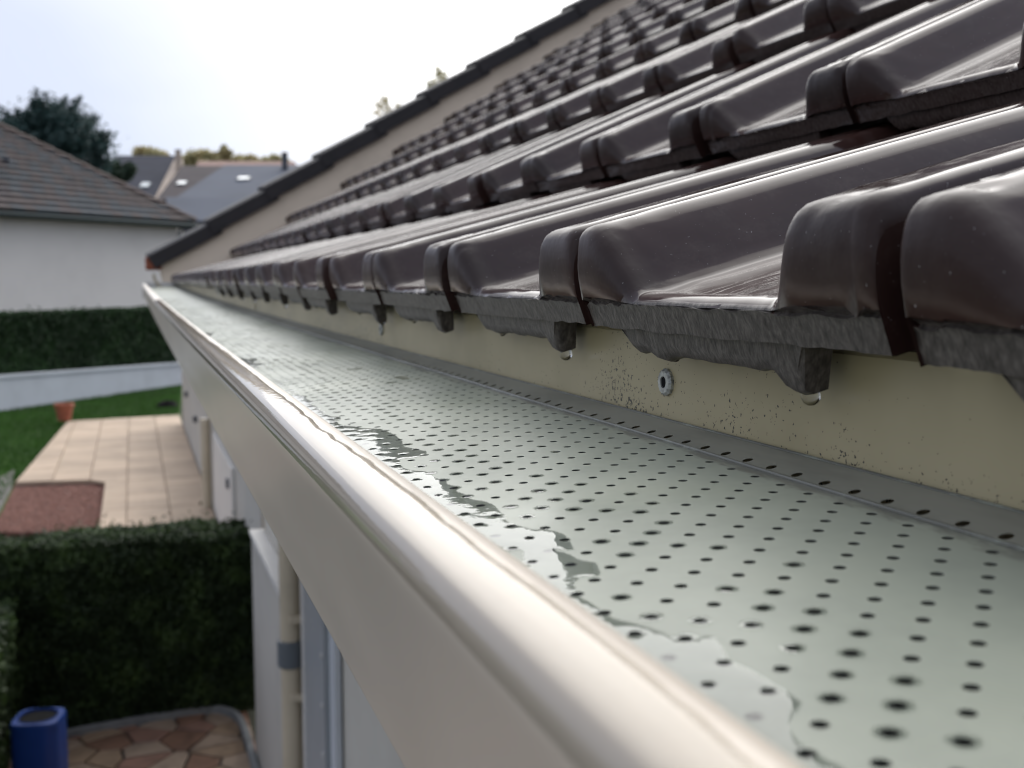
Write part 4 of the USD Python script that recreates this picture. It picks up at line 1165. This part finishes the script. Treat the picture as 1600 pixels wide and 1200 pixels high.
# hip roof: eave corner to apex
ov = 0.45
ec = corner + nd * ov - nn2 * ov; eb = corner + nd * ov + nn2 * (8.5 + ov); ea = a0 - nd * ov - nn2 * ov; ed = a0 - nd * ov + nn2 * (8.5 + ov)
half = (8.5 + 2 * ov) / 2
hipdir = (-nd + nn2) * half
# pick the roof's height so that the hip passes the pixel (0, 207)
best = None
for rise in np.linspace(1.5, 6, 181):
    ap = np.array([*(ec + hipdir), zEave + rise]); c3 = np.array([*ec, zEave])
    for t in np.linspace(0, 1.0, 60):
        u, v, d = px(c3 + (ap - c3) * t)
        if abs(u - 60) < 8:
            e = abs(v - 232)
            if best is None or e < best[0]:
                best = (e, rise)
rise = best[1]
print('hip rise', best)
ap = np.array([*(ec + hipdir), zEave + rise]); ap2 = np.array([*(ea + (nd + nn2) * half), zEave + rise])
c3, a3, b3, d3 = (np.array([*p_, zEave]) for p_ in (ec, ea, eb, ed))
V = np.array([c3, a3, b3, d3, ap, ap2])
shell = trimesh.Trimesh(V - [0, 0, 0.05], np.array([[0, 1, 5], [0, 5, 4], [0, 4, 2], [2, 4, 5], [2, 5, 3], [1, 3, 5], [0, 2, 3], [0, 3, 1]]), process=False); shell.fix_normals()
nroof = obj('roof', shell, M['frame_dark'], neigh)
# tiles in rows on the face towards us: each visible tile its own small slab up to 300, the rest joined
rows, tw = 17, 0.40
upv = (ap - c3); fn_ = np.cross(a3 - c3, upv); fn_ /= np.linalg.norm(fn_); fn_ = fn_ if fn_[2] > 0 else -fn_
along = np.array([*nd, 0.0]); upd = np.cross(fn_, along); upd = upd if upd[2] > 0 else -upd
slope_len = rise / upd[2]
pitch_ = slope_len / rows
gt = np.random.default_rng(44)
single, joined = [], {0: [], 1: [], 2: []}
face_poly = Polygon([(0, 0), (-np.linalg.norm(ea - ec), 0), (-(np.linalg.norm(ea - ec) - half), slope_len), (-half, slope_len)])
for r in range(rows):
    s0_, s1_ = r * pitch_, (r + 1) * pitch_ + 0.03
    for cidx in range(int(np.linalg.norm(ea - ec) / tw) + 1):
        x1_ = -cidx * tw - (0.5 * tw if r % 2 else 0); x0_ = x1_ - tw + 0.012
        pg = sbox(x0_, s0_, x1_, s1_).intersection(face_poly)
        if pg.is_empty or pg.geom_type != 'Polygon' or pg.area < 0.01:
            continue
        uv = np.array(pg.exterior.coords)[:-1]
        o3 = c3
        lift = lambda s: 0.13 - 0.115 * (s - s0_) / (s1_ - s0_)
        bot = np.array([o3 + along * a + upd * b + fn_ * 0.0 for a, b in uv]); topv = np.array([o3 + along * a + upd * b + fn_ * lift(b) for a, b in uv])
        mesh = trimesh.convex.convex_hull(np.vstack([bot, topv]))
        ctr = topv.mean(0); u, v, d = px(ctr)
        vis = -30 < u < 330 and 180 < v < 360
        single.append((d if vis else 1e9, mesh, int((1 if (cidx * 7 // 3) % 5 < 2 else 0) if gt.random() < 0.7 else gt.choice(3))))
single.sort(key=lambda s: s[0])
for i, (d, mesh, c) in enumerate(single):
    if i < 290 and d < 1e8:
        obj('roof_tile', mesh, M['neigh_tile'][c], nroof)
    else:
        joined[c].append(mesh)
for c in range(3):
    if joined[c]:
        tag(obj('tile_field', cat(joined[c]), M['neigh_tile'][c], nroof), kind='stuff')
nh = 12
for i in range(nh):
    p0 = c3 + (ap - c3) * (i / nh) + np.array([0, 0, 0.05]); p1 = c3 + (ap - c3) * ((i + 1.08) / nh) + np.array([0, 0, 0.035])
    obj('ridge_tile', tube([p0, p1], [0.13, 0.115], 8), M['ridge'], nroof, smooth=40)
for i in range(10):
    p0 = ap + (ap2 - ap) * (i / 10) + np.array([0, 0, 0.05]); p1 = ap + (ap2 - ap) * ((i + 1.05) / 10) + np.array([0, 0, 0.04])
    obj('ridge_tile', tube([p0, p1], [0.13, 0.115], 8), M['ridge'], nroof, smooth=40)
# gutters under the eaves
for p0, p1 in ((c3, a3), (c3, b3)):
    dv = (p1 - p0) / np.linalg.norm(p1 - p0)
    obj('eave_gutter', tube([p0 + [0, 0, -0.10], p1 + [0, 0, -0.10]], 0.095, 10), M['gutter_green'], neigh, smooth=40)
dpx = corner + nd * 0.10 - nn2 * 0.02
obj('rain_pipe', tube([[*dpx, 0.5], [*dpx, zEave - 0.35], [*(dpx + nd * 0.25), zEave - 0.12]], 0.06, 8), M['collar'], neigh, smooth=40)
va = c3 + along * (-5.6) + upd * (slope_len * 0.48) + fn_ * 0.05
obj('roof_vent', bx(va[0] - 0.10, va[0] + 0.10, va[1] - 0.10, va[1] + 0.10, va[2], va[2] + 0.16, 0.02), M['frame_dark'], neigh)

# ---------------------------------------------------------------- far houses
def quad3(pts, thick=0.25):
    """A sloping roof face through four world points, with thickness."""
    p = np.array(pts); n_ = np.cross(p[1] - p[0], p[3] - p[0]); n_ /= np.linalg.norm(n_); n_ = n_ if n_[2] > 0 else -n_
    return trimesh.convex.convex_hull(np.vstack([p, p - n_ * thick]))


def roof_house(name, label, d_near, d_far, quad, roof_mat, wall_mat, chimneys=(), lights=(), wall_left=True, gable=None):
    """A far house whose visible roof face is the quad of pixels (lower left, lower right, upper right, upper left)."""
    h = thing(name, label, 'house', 'distant houses')
    ll, lr, ur, ul = quad
    P0, P1, P2, P3 = at(*ll, d_near), at(*lr, d_near), at(*ur, d_far), at(*ul, d_far)
    P1[2] = P0[2] = (P0[2] + P1[2]) / 2; P2[2] = P3[2] = (P2[2] + P3[2]) / 2
    rf = obj('roof', quad3([P0, P1, P2, P3]), roof_mat, h)
    back = (P2 + P3) / 2 - (P0 + P1) / 2; back[2] = 0
    B0, B1 = P3 + back, P2 + back; B0[2] = B1[2] = P0[2]
    obj('roof_back', quad3([P3 + [0, 0, -0.03], P2 + [0, 0, -0.03], B1, B0]), roof_mat, h)
    base = np.array([P0, P1, P2, P3, B0, B1]); lo = base.copy(); lo[:, 2] = 0.5
    ctr = base.mean(0); ins = base.copy(); ins[:, :2] = ctr[:2] + (ins[:, :2] - ctr[:2]) * 0.97; ins[:, 2] -= 0.30
    lo[:, :2] = ins[:, :2]
    obj('wall', trimesh.convex.convex_hull(np.vstack([ins, lo])), wall_mat, h)
    n_ = np.cross(P1 - P0, P3 - P0); n_ /= np.linalg.norm(n_); n_ = n_ if n_[2] > 0 else -n_
    e1 = (P1 - P0) / np.linalg.norm(P1 - P0); e2 = np.cross(n_, e1); e2 = e2 if e2[2] > 0 else -e2

    def on_roof(u, v):
        r = R @ np.array([(u - 800) / FPX, (600 - v) / FPX, 1.0])
        return EYE + r * (((P0 - EYE) @ n_) / (r @ n_))
    for (u, v, w_px, h_px) in lights:
        c = on_roof(u, v); s = px(c)[2] / FPX
        for nm, k, m_, lift in (('skylight_frame', 1.25, M['frame_dark'], 0.05), ('skylight', 1.0, M['skylight'], 0.09)):
            hw_, hh_ = w_px * s / 2 * k, h_px * s / 2 * k * 1.3
            obj(nm, quad3([c - e1 * hw_ - e2 * hh_ + n_ * lift, c + e1 * hw_ - e2 * hh_ + n_ * lift, c + e1 * hw_ + e2 * hh_ + n_ * lift, c - e1 * hw_ + e2 * hh_ + n_ * lift], 0.08), m_, rf)
    for (u, v0, v1, w_px, d_, m_) in chimneys:
        c0_, c1_ = at(u, v1, d_), at(u, v0, d_); s = w_px * d_ / FPX / 2
        ch = obj('chimney', bx(c0_[0] - s, c0_[0] + s, c0_[1] - s, c0_[1] + s, c0_[2] - 0.6, c1_[2], 0.04), m_, rf)
        obj('chimney_cap', bx(c0_[0] - s * 1.15, c0_[0] + s * 1.15, c0_[1] - s * 1.15, c0_[1] + s * 1.15, c1_[2] + 0.002, c1_[2] + s * 0.35, 0.03), M['ridge'], rf)
    return h, on_roof, n_


hA_, _, _ = roof_house('far_house', 'slate roofed house with one skylight left of the stone gable', 72, 78, ((150, 312), (246, 312), (278, 243), (182, 243)), M['slate'], M['stone_beige'],
                       chimneys=((279, 236, 262, 9, 76, M['stone_beige']),), lights=((227, 290, 13, 12),))
# its stone gable edge
gq = [at(240, 312, 71.5), at(252, 312, 71.5), at(285, 246, 77.5), at(274, 246, 77.5)]
obj('gable_edge', quad3(gq, 0.5), M['stone_beige'], hA_)
roof_house('far_house', 'brown roofed house with one skylight right of the stone gable', 66, 73, ((244, 312), (330, 312), (352, 259), (284, 259)), M['roof_brown'], M['stone_beige'], lights=((284, 287, 13, 11),))
roof_house('far_house', 'house with broad blue grey roof, a skylight and a dark flue', 56, 66, ((238, 333), (425, 333), (505, 258), (352, 258)), M['slate_pale'], M['render_white'],
           chimneys=((445, 240, 262, 9, 65, M['frame_dark']),), lights=((381, 280, 17, 11),))
roof_house('far_house', 'red roof just showing above the blue grey roof', 95, 104, ((300, 270), (470, 270), (460, 252), (310, 252)), M['roof_red'], M['stone_beige'])
# a pale house end beyond the neighbour's corner
bl, br_ = at(276, 395, 48), at(330, 395, 48)
hz = at(300, 345, 48)[2]
ph = thing('far_house', 'white house end showing under the neighbour\'s roof corner', 'house', 'distant houses')
obj('wall', bx(bl[0], br_[0] + 2, bl[1], bl[1] + 5, 0.5, hz), M['render_white'], ph)
wz = at(296, 358, 47.9)
obj('window', bx(wz[0] - 0.25, wz[0] + 0.25, bl[1] - 0.03, bl[1] - 0.002, wz[2] - 0.4, wz[2] + 0.3), M['frame_dark'], ph)
obj('roof', quad3([[bl[0] - .3, bl[1] - .4, hz], [br_[0] + 2.3, bl[1] - .4, hz], [br_[0] + 2.3, bl[1] + 2.5, hz + 1.2], [bl[0] - .3, bl[1] + 2.5, hz + 1.2]], 0.15), M['slate_pale'], ph)

# ---------------------------------------------------------------- trees
def tree(name, label, foot, trunk_h, crown, material, seed, leaf, count, clumps=60, cat_='tree', spiky=0.0, group=None):
    """A tapered trunk with limbs and a crown of leaf clumps spread through an ellipsoid (centre height, rx, rz)."""
    g = np.random.default_rng(seed)
    cz, rx, rz = crown
    t = thing(name, label, cat_, group, loc=(foot[0], foot[1], foot[2]))
    limbs = [tube([[0, 0, 0], [0.03, 0.02, trunk_h * 0.5], [0, 0, cz + rz * 0.4]], [rx * 0.10, rx * 0.07, rx * 0.015], 8)]
    P_, N_ = [], []
    per = count // clumps
    for i in range(clumps):
        d = g.normal(0, 1, 3); d /= np.linalg.norm(d)
        rad = g.uniform(0.35, 1.0) ** 0.6
        c = np.array([d[0] * rx * rad, d[1] * rx * rad, cz + d[2] * rz * rad])
        if spiky and g.random() < 0.6:
            base_ = np.array([0, 0, cz - rz * 0.3]) + g.normal(0, 0.15, 3) * rx
            tip = c + (c - base_) * spiky * g.uniform(0.1, 0.5) + np.array([0, 0, 0.12 * rz])
            limbs.append(tube([base_, (base_ + tip) / 2 + g.normal(0, .05, 3) * rx, tip], [rx * 0.03, rx * 0.015, rx * 0.004], 5))
            tt_ = g.uniform(0.25, 1.0, per)[:, None]
            pts_ = base_ + (tip - base_) * tt_ + g.normal(0, 1, (per, 3)) * (rx * 0.17 * (1.15 - tt_))
        else:
            pts_ = c + g.normal(0, 1, (per, 3)) * np.array([1, 1, 0.75]) * rx * 0.15
            limbs.append(tube([[0, 0, trunk_h * g.uniform(0.5, 0.95)], c * 0.5 + np.array([0, 0, cz * 0.4]), c], [rx * 0.035, rx * 0.02, rx * 0.005], 5))
        P_.append(pts_); q_ = pts_ - c; N_.append(q_ / (np.linalg.norm(q_, axis=1, keepdims=True) + 1e-6) + [0, 0, 0.3])
    obj('trunk', cat(limbs), M['bark'], t)
    obj('crown', leaves(np.vstack(P_), np.vstack(N_), leaf, seed, 2.4, 0.7), material, t)
    return t


dT = 52.0
ft = at(78, 290, dT); ft[2] = 0.6
ctr_ = at(84, 232, dT)
tree('conifer_tree', 'dark conifer with spiky crown rising behind the neighbour\'s roof', ft, ctr_[2] * 0.6, (ctr_[2] - 0.6, 82 * dT / FPX, 66 * dT / FPX), M['conifer'], 8, 0.11, 42000, 130, spiky=0.75)
b_ = at(185, 268, 66); f_ = b_.copy(); f_[2] = 0.7
tree('round_bush', 'pale green bush between the conifer and the slate roof', f_, 3.0, (b_[2] - 0.7, 24 * 66 / FPX, 22 * 66 / FPX), M['green_far'], 9, 0.14, 5000, 26)
for i, (u, v, w_, h_, lab) in enumerate(((238, 246, 26, 12, 'yellowing tree top left of the stone chimney'), (312, 252, 26, 12, 'russet tree tops above the red roof by the chimney'),
                                         (350, 250, 12, 22, 'narrow yellow tree sticking up above the red roof'), (388, 256, 30, 10, 'low orange tree tops left of the flue'), (432, 257, 22, 8, 'pale green tree top under the flue'))):
    d_ = 125.0 + i
    c_ = at(u, v, d_); f_ = c_.copy(); f_[2] = 1.0
    tree('autumn_tree', lab, f_, c_[2] * 0.5, (c_[2] - 1.0, w_ * d_ / FPX, h_ * d_ / FPX), M['autumn'], 60 + i, 0.3, 3000, 20)
# wispy bare shrub tips showing over the parapet
for i, (u, v, lab) in enumerate(((690, 118, 'bare yellowing tree top showing over the roof verge, the higher one'), (612, 162, 'bare yellowing tree top showing over the roof verge, the lower one'))):
    d_ = 60.0
    c_ = at(u, v + 22, d_); f_ = c_.copy(); f_[2] = 0.8
    tree('bare_tree', lab, f_, c_[2] * 0.8, (c_[2] - 0.8, 26 * d_ / FPX, 34 * d_ / FPX), M['autumn'], 80 + i, 0.10, 900, 30, spiky=0.4)
